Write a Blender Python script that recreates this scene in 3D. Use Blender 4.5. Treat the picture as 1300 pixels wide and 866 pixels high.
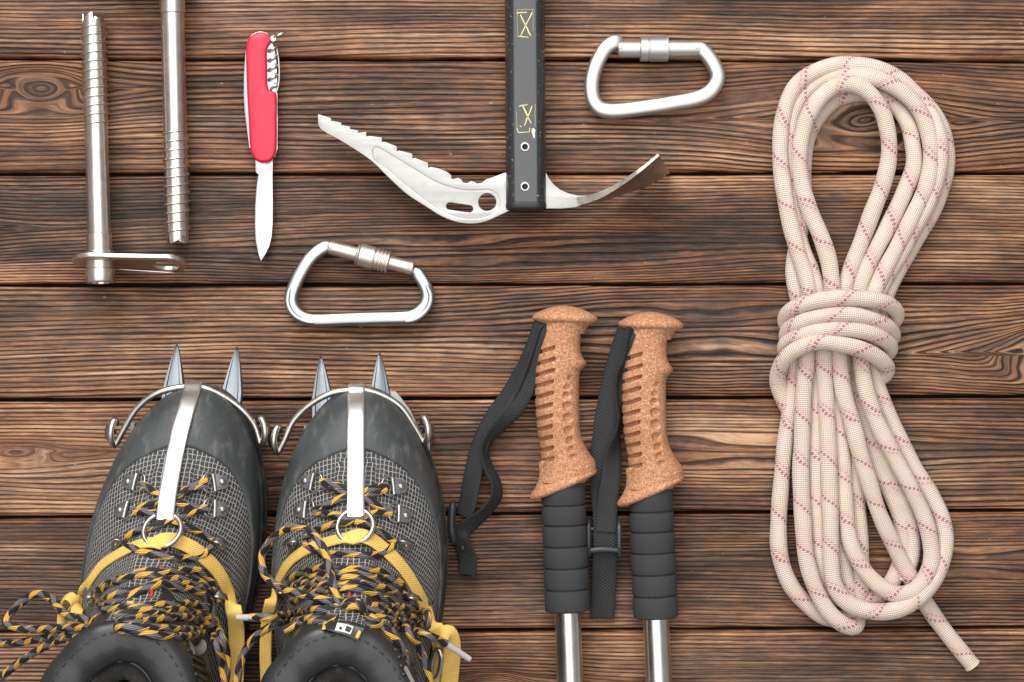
import bpy, bmesh, math, random
import numpy as np
from mathutils import Vector, Matrix
from mathutils.bvhtree import BVHTree

for o in list(bpy.data.objects):
    bpy.data.objects.remove(o)
scene = bpy.context.scene
C = scene.collection
rnd = random.Random(7)

# ------------------------------------------------------------------ camera, world, lamps, exposure
# plan units: 1 unit = 0.5 mm on the table, x to the right, y towards the table's near side, z up
S = 0.0005
H = 2600.0
CX, CY = 650.0, 433.0
cam = bpy.data.cameras.new('camera')
cam.sensor_width = 36.0
cam.lens = 36.0 * H / 1300.0
cam.clip_start = 0.05
cam.clip_end = 50
camo = bpy.data.objects.new('camera', cam)
camo.location = (0, 0, H * S)
C.objects.link(camo)
scene.camera = camo

w = bpy.data.worlds.new('World')
scene.world = w
w.use_nodes = True
w.node_tree.nodes['Background'].inputs[0].default_value = (1.0, 0.97, 0.94, 1)
w.node_tree.nodes['Background'].inputs[1].default_value = 0.30

def area(name, loc, target, size, size_y, power, col):
    l = bpy.data.lights.new(name, 'AREA')
    l.shape = 'RECTANGLE'
    l.size, l.size_y = size, size_y
    l.energy = power
    l.color = col
    o = bpy.data.objects.new(name, l)
    o.location = loc
    d = Vector(target) - Vector(loc)
    o.rotation_euler = d.to_track_quat('-Z', 'Y').to_euler()
    C.objects.link(o)
    return o
area('overhead_softbox', (-0.15, 0.35, 1.9), (-0.15, 0.35, 0), 2.2, 2.2, 36, (1.0, 0.985, 0.965))
area('window_light', (-0.45, 1.5, 1.25), (0, 0.05, 0), 1.4, 0.9, 38, (1.0, 0.985, 0.96))

scene.view_settings.view_transform = 'Standard'
scene.view_settings.look = 'None'
scene.view_settings.exposure = 0.0
scene.view_settings.gamma = 1.0

# ------------------------------------------------------------------ helpers
def V(p):
    return Vector(((p[0] - CX) * S, (CY - p[1]) * S, p[2] * S))

def P(px, py, z=0.0):
    """plan point seen at picture point (px,py) when it lies z above the table"""
    f = 1.0 - z / H
    return (CX + (px - CX) * f, CY + (py - CY) * f, z)

ORG = {}
def thing(name, label, cat, at, group=None):
    o = bpy.data.objects.new(name, None)
    o.empty_display_size = 0.02
    C.objects.link(o)
    o.location = V((at[0], at[1], at[2] if len(at) > 2 else 0))
    ORG[o] = o.location.copy()
    o['label'] = label
    o['category'] = cat
    if group:
        o['group'] = group
    return o

def origin_of(p):
    while p is not None:
        if p in ORG:
            return ORG[p]
        p = p.parent
    return Vector((0, 0, 0))

def mesh(name, verts, faces, mat, parent=None, smooth=True, uvs=None, recalc=True, sharp=None, label=None, raw=False):
    """verts in plan units; uvs = list (per face) of list of (u,v)"""
    og = origin_of(parent)
    if raw:
        vs = [Vector(v) - og for v in verts]
    else:
        vs = [V(v) - og for v in verts]
    me = bpy.data.meshes.new(name)
    me.from_pydata(vs, [], faces)
    if uvs is not None:
        lay = me.uv_layers.new(name='UVMap')
        flat = [c for f in uvs for uv in f for c in uv]
        lay.data.foreach_set('uv', flat)
    if recalc:
        bm = bmesh.new()
        bm.from_mesh(me)
        bmesh.ops.recalc_face_normals(bm, faces=bm.faces)
        bm.to_mesh(me)
        bm.free()
    me.polygons.foreach_set('use_smooth', [smooth] * len(me.polygons))
    if sharp is not None and smooth:
        bm = bmesh.new()
        bm.from_mesh(me)
        for e in bm.edges:
            if len(e.link_faces) == 2 and e.calc_face_angle(0) > math.radians(sharp):
                e.smooth = False
        bm.to_mesh(me)
        bm.free()
    if mat:
        me.materials.append(mat)
    o = bpy.data.objects.new(name, me)
    C.objects.link(o)
    if parent is not None:
        o.parent = parent
    if label:
        o['label'] = label
    return o

def catmull(pts, step=4.0, closed=False):
    pts = [np.array(p, float) for p in pts]
    n = len(pts)
    out = []
    segs = n if closed else n - 1
    for i in range(segs):
        if closed:
            p0, p1, p2, p3 = pts[(i - 1) % n], pts[i], pts[(i + 1) % n], pts[(i + 2) % n]
        else:
            p1, p2 = pts[i], pts[i + 1]
            p0 = pts[i - 1] if i > 0 else 2 * p1 - p2
            p3 = pts[i + 2] if i + 2 < n else 2 * p2 - p1
        L = np.linalg.norm((p2 - p1)[:3])
        k = max(2, int(L / step))
        # centripetal
        def tj(ti, a, b):
            return ti + max(1e-4, np.linalg.norm((b - a)[:3])) ** 0.5
        t0 = 0.0; t1 = tj(t0, p0, p1); t2 = tj(t1, p1, p2); t3 = tj(t2, p2, p3)
        for j in range(k):
            t = t1 + (t2 - t1) * j / k
            A1 = (t1 - t) / (t1 - t0) * p0 + (t - t0) / (t1 - t0) * p1
            A2 = (t2 - t) / (t2 - t1) * p1 + (t - t1) / (t2 - t1) * p2
            A3 = (t3 - t) / (t3 - t2) * p2 + (t - t2) / (t3 - t2) * p3
            B1 = (t2 - t) / (t2 - t0) * A1 + (t - t0) / (t2 - t0) * A2
            B2 = (t3 - t) / (t3 - t1) * A2 + (t - t1) / (t3 - t1) * A3
            out.append((t2 - t) / (t2 - t1) * B1 + (t - t1) / (t2 - t1) * B2)
    if not closed:
        out.append(pts[-1])
    return out

def sweep(path, section, closed=False, caps=True, up=None, scale=None):
    """path: list of 3-vectors; section: list of (a,b) in the (side, up) plane.
    returns verts, faces, uvs (u along, v around 0..1)"""
    P_ = [Vector(p[:3]) for p in path]
    n = len(P_); m = len(section)
    T = []
    for i in range(n):
        if closed:
            d = P_[(i + 1) % n] - P_[i - 1]
        else:
            d = P_[min(i + 1, n - 1)] - P_[max(i - 1, 0)]
        if d.length < 1e-9:
            d = Vector((1, 0, 0))
        T.append(d.normalized())
    if up is None:
        ref = Vector((0, 0, 1))
        if abs(T[0].dot(ref)) > 0.9:
            ref = Vector((0, 1, 0))
        Nn = (ref - T[0] * ref.dot(T[0])).normalized()
        Ns = [Nn]
        for i in range(1, n):
            q = T[i - 1].rotation_difference(T[i])
            Nn = q @ Ns[-1]
            Nn = (Nn - T[i] * Nn.dot(T[i])).normalized()
            Ns.append(Nn)
        if closed:
            q = T[-1].rotation_difference(T[0])
            Ne = q @ Ns[-1]
            ang = math.atan2(Ne.cross(Ns[0]).dot(T[0]), Ne.dot(Ns[0]))
            for i in range(n):
                Ns[i] = Matrix.Rotation(ang * i / n, 3, T[i]) @ Ns[i]
    else:
        Ns = []
        for i in range(n):
            r = Vector(up[i]) if not isinstance(up, Vector) else up
            r = r - T[i] * r.dot(T[i])
            Ns.append(r.normalized() if r.length > 1e-6 else Vector((0, 0, 1)))
    verts = []; L = [0.0]
    for i in range(1, n):
        L.append(L[-1] + (P_[i] - P_[i - 1]).length)
    if closed:
        L.append(L[-1] + (P_[0] - P_[-1]).length)
    for i in range(n):
        B = T[i].cross(Ns[i])
        s = scale[i] if scale is not None else 1.0
        for a, b in section:
            p = P_[i] + B * (a * s) + Ns[i] * (b * s)
            verts.append(tuple(p))
    faces = []; uvs = []
    rng = n if closed else n - 1
    for i in range(rng):
        i2 = (i + 1) % n
        for j in range(m):
            j2 = (j + 1) % m
            faces.append((i * m + j, i * m + j2, i2 * m + j2, i2 * m + j))
            uvs.append([(L[i], j / m), (L[i], (j + 1) / m), (L[i + 1], (j + 1) / m), (L[i + 1], j / m)])
    if caps and not closed:
        faces.append(tuple(range(m))[::-1]); uvs.append([(L[0], j / m) for j in range(m)][::-1])
        faces.append(tuple((n - 1) * m + j for j in range(m))); uvs.append([(L[-1], j / m) for j in range(m)])
    return verts, faces, uvs

def circ(r, n=14, ry=None, pw=2.0):
    ry = r if ry is None else ry
    out = []
    for k in range(n):
        a = 2 * math.pi * k / n
        c, s = math.cos(a), math.sin(a)
        out.append((r * math.copysign(abs(c) ** (2 / pw), c), ry * math.copysign(abs(s) ** (2 / pw), s)))
    return out

def rect(wd, th):
    b = min(th * 0.35, wd * 0.2)
    w2, t2 = wd / 2, th / 2
    k = 5
    top = [(w2 - b - (wd - 2 * b) * i / k, t2) for i in range(k + 1)]
    bot = [(-w2 + b + (wd - 2 * b) * i / k, -t2) for i in range(k + 1)]
    return [(w2, -t2 + b), (w2, t2 - b)] + top + [(-w2, t2 - b), (-w2, -t2 + b)] + bot

def merge(parts):
    V_, F_, U_ = [], [], []
    for v, f, u in parts:
        o = len(V_)
        V_ += list(v); F_ += [tuple(i + o for i in q) for q in f]; U_ += u
    return V_, F_, U_

def tube(name, pts, r, mat, parent, n=14, step=4.0, closed=False, smooth_path=True, ry=None, pw=2.0, taper_ends=False, label=None):
    path = catmull(pts, step, closed) if smooth_path else [np.array(p, float) for p in pts]
    sc = None
    if taper_ends:
        k = len(path)
        sc = [1.0] * k
        for i, s in enumerate((0.55, 0.8, 0.94)):
            if i < k:
                sc[i] = s; sc[k - 1 - i] = s
    v, f, u = sweep(path, circ(r, n, ry, pw), closed, scale=sc)
    du = rnd.uniform(0, 200)
    u = [[(a + du, b) for a, b in q] for q in u]
    return mesh(name, v, f, mat, parent, uvs=u, sharp=60, label=label)

def lathe_data(p0, p1, prof, n=32, flat=1.0):
    """prof: list (distance along, radius) from p0 towards p1"""
    p0 = Vector(p0); p1 = Vector(p1)
    d = (p1 - p0).normalized()
    up = Vector((0, 0, 1))
    if abs(d.z) > 0.9:
        up = Vector((0, 1, 0))
    up = (up - d * up.dot(d)).normalized()
    side = d.cross(up)
    verts = []; faces = []; uvs = []
    for t, r in prof:
        for k in range(n):
            a = 2 * math.pi * k / n
            verts.append(tuple(p0 + d * t + side * (r * math.cos(a)) + up * (r * flat * math.sin(a))))
    for i in range(len(prof) - 1):
        for k in range(n):
            k2 = (k + 1) % n
            faces.append((i * n + k, i * n + k2, (i + 1) * n + k2, (i + 1) * n + k))
            uvs.append([(prof[i][0], k / n), (prof[i][0], (k + 1) / n), (prof[i + 1][0], (k + 1) / n), (prof[i + 1][0], k / n)])
    return verts, faces, uvs

def capped(prof):
    return [(prof[0][0], 0.01)] + list(prof) + [(prof[-1][0], 0.01)]

def lathe(name, p0, p1, prof, mat, parent, n=32, flat=1.0, sharp=35, cap=True, label=None):
    v, f, u = lathe_data(p0, p1, capped(prof) if cap else prof, n, flat)
    return mesh(name, v, f, mat, parent, uvs=u, sharp=sharp, label=label)

def plate_data(outline, holes, th, bevel=0.6, res=1):
    """flat plate of an outline with holes (plan units, z from 0 to th), through a filled 2D curve"""
    cu = bpy.data.curves.new('tmp', 'CURVE')
    cu.dimensions = '2D'
    cu.fill_mode = 'BOTH'
    bevel = min(bevel, th * 0.45)
    cu.extrude = th / 2 - bevel
    cu.bevel_depth = bevel
    cu.bevel_resolution = res
    cu.offset = -bevel
    for loop in [outline] + list(holes):
        sp = cu.splines.new('POLY')
        sp.points.add(len(loop) - 1)
        for q, p in zip(sp.points, loop):
            q.co = (p[0], p[1], 0, 1)
        sp.use_cyclic_u = True
    o = bpy.data.objects.new('tmp', cu)
    C.objects.link(o)
    dg = bpy.context.evaluated_depsgraph_get()
    me = bpy.data.meshes.new_from_object(o.evaluated_get(dg))
    bm = bmesh.new(); bm.from_mesh(me)
    bmesh.ops.remove_doubles(bm, verts=bm.verts, dist=0.01)
    bm.verts.index_update()
    vs = [(v.co.x, v.co.y, v.co.z + th / 2) for v in bm.verts]
    fs = [tuple(v.index for v in f.verts) for f in bm.faces]
    bm.free()
    bpy.data.objects.remove(o); bpy.data.curves.remove(cu); bpy.data.meshes.remove(me)
    return vs, fs

def plate(name, outline, holes, z0, th, mat, parent, bevel=0.6, sharp=40, picture=True, label=None, warp=None):
    """outline traced at the plate's top height"""
    f = 1.0 - (z0 + th) / H if picture else 1.0
    cv = lambda l: [(CX + (p[0] - CX) * f, CY + (p[1] - CY) * f) for p in l]
    vs, fs = plate_data(cv(outline), [cv(h) for h in holes], th, bevel)
    vs = [(a, b, c + z0) for a, b, c in vs]
    if warp:
        vs = [warp(q) for q in vs]
    return mesh(name, vs, fs, mat, parent, sharp=sharp, label=label)

def circle_pts(x, y, r, n=28, ry=None):
    ry = r if ry is None else ry
    return [(x + r * math.cos(2 * math.pi * k / n), y + ry * math.sin(2 * math.pi * k / n)) for k in range(n)]

def ribbon_data(path4, wd, th, step=4.0, wfun=None):
    """path4: (x,y,z, ux,uy,uz) centre and face normal direction"""
    q = catmull(path4, step)
    pth = [p[:3] for p in q]
    ups = [tuple(p[3:6]) for p in q]
    sc = None
    v, f, u = sweep(pth, rect(wd, th), False, up=ups)
    return v, f, u

def ribbon(name, path4, wd, th, mat, parent, step=4.0, label=None):
    v, f, u = ribbon_data(path4, wd, th, step)
    return mesh(name, v, f, mat, parent, uvs=u, sharp=50, label=label)

# ------------------------------------------------------------------ materials
class NT:
    def __init__(s, name, rough=0.5, metal=0.0, base=(0.5, 0.5, 0.5)):
        s.m = bpy.data.materials.new(name)
        s.m.use_nodes = True
        s.t = s.m.node_tree
        s.b = s.t.nodes['Principled BSDF']
        s.b.inputs['Roughness'].default_value = rough
        s.b.inputs['Metallic'].default_value = metal
        s.b.inputs['Base Color'].default_value = (*base, 1)
    def n(s, typ, **k):
        q = s.t.nodes.new(typ)
        for a, b in k.items():
            setattr(q, a, b)
        return q
    def link(s, a, b):
        s.t.links.new(a, b)
    def put(s, sock, v):
        if hasattr(v, 'is_linked') or isinstance(v, bpy.types.NodeSocket):
            s.link(v, sock)
        elif isinstance(v, (tuple, list)):
            sock.default_value = (*v, 1) if len(v) == 3 and len(sock.default_value) == 4 else v
        else:
            sock.default_value = v
    def math(s, op, a, b=None, c=None, clamp=False):
        q = s.n('ShaderNodeMath', operation=op, use_clamp=clamp)
        s.put(q.inputs[0], a)
        if b is not None: s.put(q.inputs[1], b)
        if c is not None: s.put(q.inputs[2], c)
        return q.outputs[0]
    def mix(s, f, a, b, typ='MIX'):
        q = s.n('ShaderNodeMix', data_type='RGBA', blend_type=typ)
        s.put(q.inputs[0], f); s.put(q.inputs[6], a); s.put(q.inputs[7], b)
        return q.outputs[2]
    def ramp(s, f, stops):
        q = s.n('ShaderNodeValToRGB')
        e = q.color_ramp.elements
        while len(e) < len(stops): e.new(0.5)
        for i, (p, c) in enumerate(stops):
            e[i].position = p
            e[i].color = (*c, 1) if not isinstance(c, float) else (c, c, c, 1)
        s.put(q.inputs[0], f)
        return q.outputs[0]
    def step(s, x, lo, hi):
        q = s.n('ShaderNodeMapRange', interpolation_type='SMOOTHSTEP')
        s.put(q.inputs[0], x); q.inputs[1].default_value = lo; q.inputs[2].default_value = hi
        return q.outputs[0]
    def obj(s):
        return s.n('ShaderNodeTexCoord').outputs['Object']
    def uv(s):
        q = s.n('ShaderNodeSeparateXYZ')
        s.link(s.n('ShaderNodeTexCoord').outputs['UV'], q.inputs[0])
        return q.outputs[0], q.outputs[1]
    def attr(s, name):
        return s.n('ShaderNodeAttribute', attribute_name=name).outputs['Fac']
    def scaled(s, vec, sc):
        q = s.n('ShaderNodeMapping')
        s.link(vec, q.inputs[0]); q.inputs['Scale'].default_value = sc
        return q.outputs[0]
    def combine(s, x, y, z=0.0):
        q = s.n('ShaderNodeCombineXYZ')
        s.put(q.inputs[0], x); s.put(q.inputs[1], y); s.put(q.inputs[2], z)
        return q.outputs[0]
    def noise(s, vec, scale, detail=3.0, rough=0.55, col=False):
        q = s.n('ShaderNodeTexNoise')
        if vec is not None: s.link(vec, q.inputs['Vector'])
        q.inputs['Scale'].default_value = scale
        q.inputs['Detail'].default_value = detail
        q.inputs['Roughness'].default_value = rough
        return q.outputs['Color' if col else 'Fac']
    def voro(s, vec, scale, out='Distance'):
        q = s.n('ShaderNodeTexVoronoi')
        s.link(vec, q.inputs['Vector']); q.inputs['Scale'].default_value = scale
        return q.outputs[out]
    def bump(s, h, dist, strength=1.0, base=None):
        q = s.n('ShaderNodeBump')
        s.put(q.inputs['Height'], h); q.inputs['Distance'].default_value = dist
        q.inputs['Strength'].default_value = strength
        if base is not None: s.link(base, q.inputs['Normal'])
        return q.outputs[0]
    def set(s, **k):
        for a, v in k.items():
            s.put(s.b.inputs[a.replace('_', ' ')], v)
        return s.m

def mat_metal(name, base, rough, var=0.12, scratch=0.5, tint=None, stain=0.0, aniso_dir=None):
    t = NT(name, rough, 1.0, base)
    o = t.obj()
    n1 = t.noise(o, 60, 4)
    n2 = t.noise(t.scaled(o, aniso_dir or (400, 60, 400)), 6, 3, 0.6)
    r = t.math('ADD', rough, t.math('MULTIPLY', t.math('SUBTRACT', n1, 0.5), var * 2))
    r = t.math('ADD', r, t.math('MULTIPLY', t.math('SUBTRACT', n2, 0.5), var * 1.5))
    c = t.mix(t.step(n1, 0.35, 0.75), tuple(x * 0.9 for x in base), base)
    if stain:
        n3 = t.noise(o, 160, 5, 0.65)
        c = t.mix(t.math('MULTIPLY', t.step(n3, 0.5, 0.75), stain), c, tint or (0.25, 0.2, 0.16))
    return t.set(Base_Color=c, Roughness=r, Normal=t.bump(n2, 0.00004, scratch))

M = {}
M['alu'] = mat_metal('matt_aluminium', (0.62, 0.612, 0.60), 0.5, 0.08, 0.3)
M['alu_bright'] = mat_metal('bright_aluminium', (0.46, 0.49, 0.505), 0.36, 0.08, 0.3)
M['sleeve_warm'] = mat_metal('worn_sleeve', (0.80, 0.70, 0.63), 0.46, 0.1, 0.4)
M['steel'] = mat_metal('screw_steel', (0.78, 0.71, 0.665), 0.31, 0.08, 0.3, (0.3, 0.2, 0.14), 0.35)
M['steel_dark'] = mat_metal('dark_steel', (0.30, 0.30, 0.30), 0.4, 0.1, 0.4)
M['pick'] = mat_metal('pick_steel', (0.43, 0.425, 0.415), 0.38, 0.08, 0.2, (0.28, 0.25, 0.22), 0.28)
M['adze'] = mat_metal('adze_steel', (0.56, 0.51, 0.46), 0.36, 0.12, 0.5, (0.14, 0.10, 0.08), 0.75)
M['wire'] = mat_metal('wire_steel', (0.66, 0.63, 0.60), 0.34, 0.12, 0.4, (0.3, 0.2, 0.12), 0.5)
M['strip'] = mat_metal('steel_strip', (0.88, 0.86, 0.85), 0.36, 0.08, 0.4, (0.5, 0.45, 0.42), 0.25)
M['point'] = mat_metal('front_point_steel', (0.20, 0.22, 0.245), 0.5, 0.1, 0.5, (0.2, 0.18, 0.17), 0.5)
M['chrome'] = mat_metal('pole_alu', (0.72, 0.69, 0.665), 0.31, 0.08, 0.3, (0.5, 0.45, 0.4), 0.15)
M['hook'] = mat_metal('hook_steel', (0.46, 0.455, 0.45), 0.36, 0.1, 0.4, (0.14, 0.1, 0.09), 0.5)
M['blade'] = mat_metal('blade_steel', (0.60, 0.59, 0.58), 0.3, 0.06, 0.12)
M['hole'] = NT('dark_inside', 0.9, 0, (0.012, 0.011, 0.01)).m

def mat_wood():
    t = NT('brushed_wood', 0.62)
    ph = t.attr('phase'); amp = t.attr('amp'); wm = t.attr('warm'); lo = t.attr('tone'); kn = t.attr('knot'); psi = t.attr('psi'); xx = t.attr('along')
    vec = t.combine(t.math('MULTIPLY', xx, 0.05), psi, t.attr('seed'))
    fine = t.noise(t.scaled(vec, (0.13, 0.34, 1.0)), 1.0, 3, 0.75)
    fine2 = t.noise(t.scaled(vec, (0.75, 0.62, 1.0)), 1.0, 2, 0.7)
    patch = t.noise(t.scaled(vec, (0.42, 0.05, 1.0)), 1.0, 4, 0.6)
    fr = t.math('FRACT', ph)
    wn = t.n('ShaderNodeTexWhiteNoise', noise_dimensions='2D')
    t.link(t.combine(t.math('FLOOR', ph), t.attr('seed')), wn.inputs['Vector'])
    ringv = t.math('SUBTRACT', wn.outputs['Value'], 0.5)
    # one growth ring: dark line, then rising to a pale ridge
    jag = t.math('ADD', fr, t.math('MULTIPLY', t.math('SUBTRACT', fine2, 0.5), 0.22))
    prof = t.math('MULTIPLY', t.step(jag, 0.04, 0.42), t.step(jag, 1.02, 0.84))
    rr = t.math('MULTIPLY', t.math('SUBTRACT', prof, 0.55), t.math('MULTIPLY', amp, 0.60))
    val = t.math('ADD', t.math('ADD', rr, 0.47), t.math('MULTIPLY', ringv, t.math('MULTIPLY', prof, 0.24)))
    val = t.math('ADD', val, t.math('MULTIPLY', t.math('SUBTRACT', fine, 0.5), 0.95))
    val = t.math('ADD', val, t.math('MULTIPLY', t.math('SUBTRACT', fine2, 0.5), 0.62))
    val = t.math('ADD', val, t.math('MULTIPLY', t.math('SUBTRACT', lo, 0.5), 0.95))
    val = t.math('ADD', val, t.math('MULTIPLY', t.math('SUBTRACT', patch, 0.5), 0.40))
    val = t.math('SUBTRACT', val, 0.06, clamp=True)
    cold = t.ramp(val, [(0.0, (0.008, 0.005, 0.004)), (0.26, (0.033, 0.0175, 0.011)), (0.52, (0.108, 0.055, 0.032)),
                        (0.76, (0.232, 0.130, 0.080)), (1.0, (0.47, 0.32, 0.225))])
    warm = t.ramp(val, [(0.0, (0.010, 0.004, 0.003)), (0.26, (0.055, 0.020, 0.009)), (0.52, (0.172, 0.066, 0.026)),
                        (0.76, (0.345, 0.158, 0.068)), (1.0, (0.58, 0.35, 0.195))])
    wmix = t.math('ADD', wm, t.math('MULTIPLY', t.math('SUBTRACT', patch, 0.5), 2.0), clamp=True)
    c = t.mix(wmix, cold, warm)
    c = t.mix(t.math('MULTIPLY', kn, 0.7), c, (0.030, 0.017, 0.011))
    fl = t.noise(t.scaled(vec, (1.6, 0.16, 1.0)), 1.0, 2, 0.5)
    c = t.mix(t.math('MULTIPLY', t.step(fl, 0.74, 0.80), 0.5), c, (0.50, 0.38, 0.29))
    h = t.math('ADD', t.math('MULTIPLY', fine, 1.2), t.math('ADD', t.math('MULTIPLY', fine2, 0.5), t.math('MULTIPLY', t.math('MULTIPLY', prof, amp), 0.9)))
    r = t.math('ADD', 0.68, t.math('MULTIPLY', val, -0.2))
    return t.set(Base_Color=c, Roughness=r, Normal=t.bump(h, 0.0010, 0.7))
M['wood'] = mat_wood()

def mat_rope():
    t = NT('rope_sheath', 0.85)
    u, v = t.uv()
    circ_ = 66.0
    vv = t.math('MULTIPLY', v, circ_)
    a = t.math('SINE', t.math('MULTIPLY', t.math('ADD', u, vv), 2 * math.pi * 13 / circ_))
    b = t.math('SINE', t.math('MULTIPLY', t.math('SUBTRACT', u, vv), 2 * math.pi * 13 / circ_))
    br = t.math('MULTIPLY', a, b)
    brd = t.math('MULTIPLY_ADD', br, 0.5, 0.5)
    cz = t.noise(t.combine(t.math('MULTIPLY', u, 0.02), v), 2.0, 3)
    fuzz = t.noise(t.combine(u, vv), 0.9, 3, 0.7)
    base = t.mix(t.step(cz, 0.35, 0.65), (0.84, 0.69, 0.575), (0.86, 0.735, 0.655))
    base = t.mix(t.math('MULTIPLY', t.step(brd, 0.5, 0.1), 0.5), base, (0.52, 0.36, 0.25))
    def tracer(per, off, wdt):
        ph = t.math('FRACT', t.math('ADD', t.math('MULTIPLY_ADD', cz, 0.35, off), t.math('DIVIDE', t.math('ADD', u, t.math('MULTIPLY', vv, 0.8)), per)))
        ln = t.math('LESS_THAN', t.math('ABSOLUTE', t.math('SUBTRACT', ph, 0.5)), wdt)
        ds = t.math('GREATER_THAN', t.math('FRACT', t.math('DIVIDE', t.math('SUBTRACT', u, vv), 7.78)), 0.42)
        return t.math('MULTIPLY', ln, ds), t.step(t.math('ABSOLUTE', t.math('SUBTRACT', ph, 0.5)), 0.2, 0.02)
    l1, s1 = tracer(56.0, 0.0, 0.042)
    l2, s2 = tracer(56.0, 0.13, 0.026)
    pn = t.noise(t.combine(t.math('MULTIPLY', u, 0.02), v), 1.3, 2)
    c = t.mix(t.math('MULTIPLY', t.math('MAXIMUM', s1, s2), 0.36), base, (0.80, 0.45, 0.42))
    c = t.mix(t.math('MULTIPLY', l1, 0.85), c, (0.38, 0.165, 0.215))
    c = t.mix(t.math('MULTIPLY', l2, t.math('MULTIPLY', t.step(pn, 0.4, 0.55), 0.7)), c, (0.52, 0.27, 0.30))
    h = t.math('ADD', brd, t.math('MULTIPLY', fuzz, 0.5))
    return t.set(Base_Color=c, Normal=t.bump(h, 0.0008, 0.9), Sheen_Weight=0.1)
M['rope'] = mat_rope()
M['rope_end'] = NT('cut_rope_end', 0.8, 0, (0.70, 0.58, 0.42)).m

def mat_lace():
    t = NT('boot_lace', 0.62)
    u, v = t.uv()
    f = t.math('FRACT', t.math('ADD', t.math('MULTIPLY', v, 2.0), t.math('DIVIDE', u, 44.0)))
    brk = t.math('FRACT', t.math('ADD', t.math('DIVIDE', u, 27.0), t.math('MULTIPLY', v, 1.0)))
    f2 = t.math('FRACT', t.math('MULTIPLY_ADD', v, 2.0, t.math('DIVIDE', u, -40.0)))
    y = t.math('MULTIPLY', t.math('LESS_THAN', f, 0.52), t.math('LESS_THAN', brk, 0.50))
    thread = t.math('SINE', t.math('MULTIPLY', t.math('ADD', t.math('MULTIPLY', v, 12.0), t.math('DIVIDE', u, 9.0)), 2 * math.pi))
    th = t.math('MULTIPLY_ADD', thread, 0.5, 0.5)
    bl = t.mix(t.math('MULTIPLY', t.step(f2, 0.45, 0.6), t.math('MULTIPLY_ADD', th, 0.6, 0.3)), (0.014, 0.014, 0.017), (0.24, 0.22, 0.245))
    ye = t.mix(th, (0.50, 0.24, 0.02), (0.90, 0.56, 0.09))
    c = t.mix(y, bl, ye)
    return t.set(Base_Color=c, Normal=t.bump(th, 0.0004, 0.8))
M['lace'] = mat_lace()
M['aglet'] = NT('lace_tip', 0.35, 0, (0.55, 0.52, 0.52)).m

def mat_web(name, base, hi, rough=0.75, pu=4.2, pv=9.0):
    t = NT(name, rough)
    u, v = t.uv()
    a = t.math('SINE', t.math('MULTIPLY', u, 2 * math.pi / pu))
    b = t.math('SINE', t.math('MULTIPLY', v, 2 * math.pi * 16))
    k = t.math('MULTIPLY_ADD', t.math('MULTIPLY', a, b), 0.5, 0.5)
    n = t.noise(t.obj(), 90, 3)
    c = t.mix(t.math('MULTIPLY', k, 0.8), base, hi)
    c = t.mix(t.math('MULTIPLY', t.step(n, 0.45, 0.75), 0.35), c, tuple(x * 0.75 for x in base))
    return t.set(Base_Color=c, Normal=t.bump(k, 0.00045, 0.7))
M['web_black'] = mat_web('black_webbing', (0.010, 0.011, 0.012), (0.042, 0.044, 0.048))
M['web_yellow'] = mat_web('yellow_webbing', (0.92, 0.55, 0.10), (0.96, 0.70, 0.24), 0.7, 3.4)

def mat_cork():
    t = NT('cork_composite', 0.72)
    o = t.obj()
    n = t.voro(o, 1300, 'Color')
    q = t.n('ShaderNodeSeparateColor'); t.link(n, q.inputs[0])
    n2 = t.noise(o, 700, 4, 0.75)
    n3 = t.noise(o, 35, 3)
    f = t.math('MULTIPLY_ADD', q.outputs[0], 0.55, t.math('MULTIPLY', n2, 0.5))
    c = t.ramp(f, [(0.08, (0.27, 0.095, 0.04)), (0.42, (0.45, 0.195, 0.09)), (0.7, (0.585, 0.305, 0.17)), (0.95, (0.80, 0.59, 0.43))])
    c = t.mix(t.math('MULTIPLY', t.step(n3, 0.45, 0.7), 0.4), c, (0.36, 0.15, 0.07))
    return t.set(Base_Color=c, Normal=t.bump(f, 0.0004, 0.6))
M['cork'] = mat_cork()

def mat_foam():
    t = NT('foam', 0.85)
    o = t.obj()
    n = t.noise(o, 1500, 3, 0.7); n2 = t.noise(o, 40, 3)
    c = t.mix(n2, (0.030, 0.030, 0.031), (0.048, 0.048, 0.050))
    c = t.mix(t.math('MULTIPLY', t.step(n, 0.55, 0.75), 0.35), c, (0.09, 0.09, 0.09))
    return t.set(Base_Color=c, Normal=t.bump(n, 0.0003, 0.5))
M['foam'] = mat_foam()

def mat_shaft():
    t = NT('shaft_paint', 0.36)
    o = t.obj()
    n = t.noise(o, 500, 4, 0.65); n2 = t.noise(t.scaled(o, (1, 0.25, 1)), 330, 3, 0.6); n3 = t.noise(o, 25, 3)
    nx = t.n('ShaderNodeSeparateXYZ'); t.link(o, nx.inputs[0])
    ax = t.math('ABSOLUTE', nx.outputs[0])
    edge = t.step(ax, 0.0055, 0.0085)
    c = t.mix(n3, (0.016, 0.019, 0.021), (0.030, 0.034, 0.037))
    s = t.math('MULTIPLY', t.step(t.math('ADD', n, t.math('MULTIPLY', edge, 0.07)), 0.71, 0.74), 0.8)
    c = t.mix(s, c, (0.55, 0.53, 0.5))
    s2 = t.math('MULTIPLY', t.step(n2, 0.70, 0.73), 0.35)
    c = t.mix(s2, c, (0.35, 0.33, 0.28))
    return t.set(Base_Color=c, Roughness=t.math('MULTIPLY_ADD', n3, 0.15, 0.20), Normal=t.bump(n, 0.0001, 0.2), Specular_IOR_Level=0.85)
M['shaft'] = mat_shaft()
M['shaft_cap'] = NT('black_rubber', 0.55, 0, (0.022, 0.022, 0.023)).m
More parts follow.
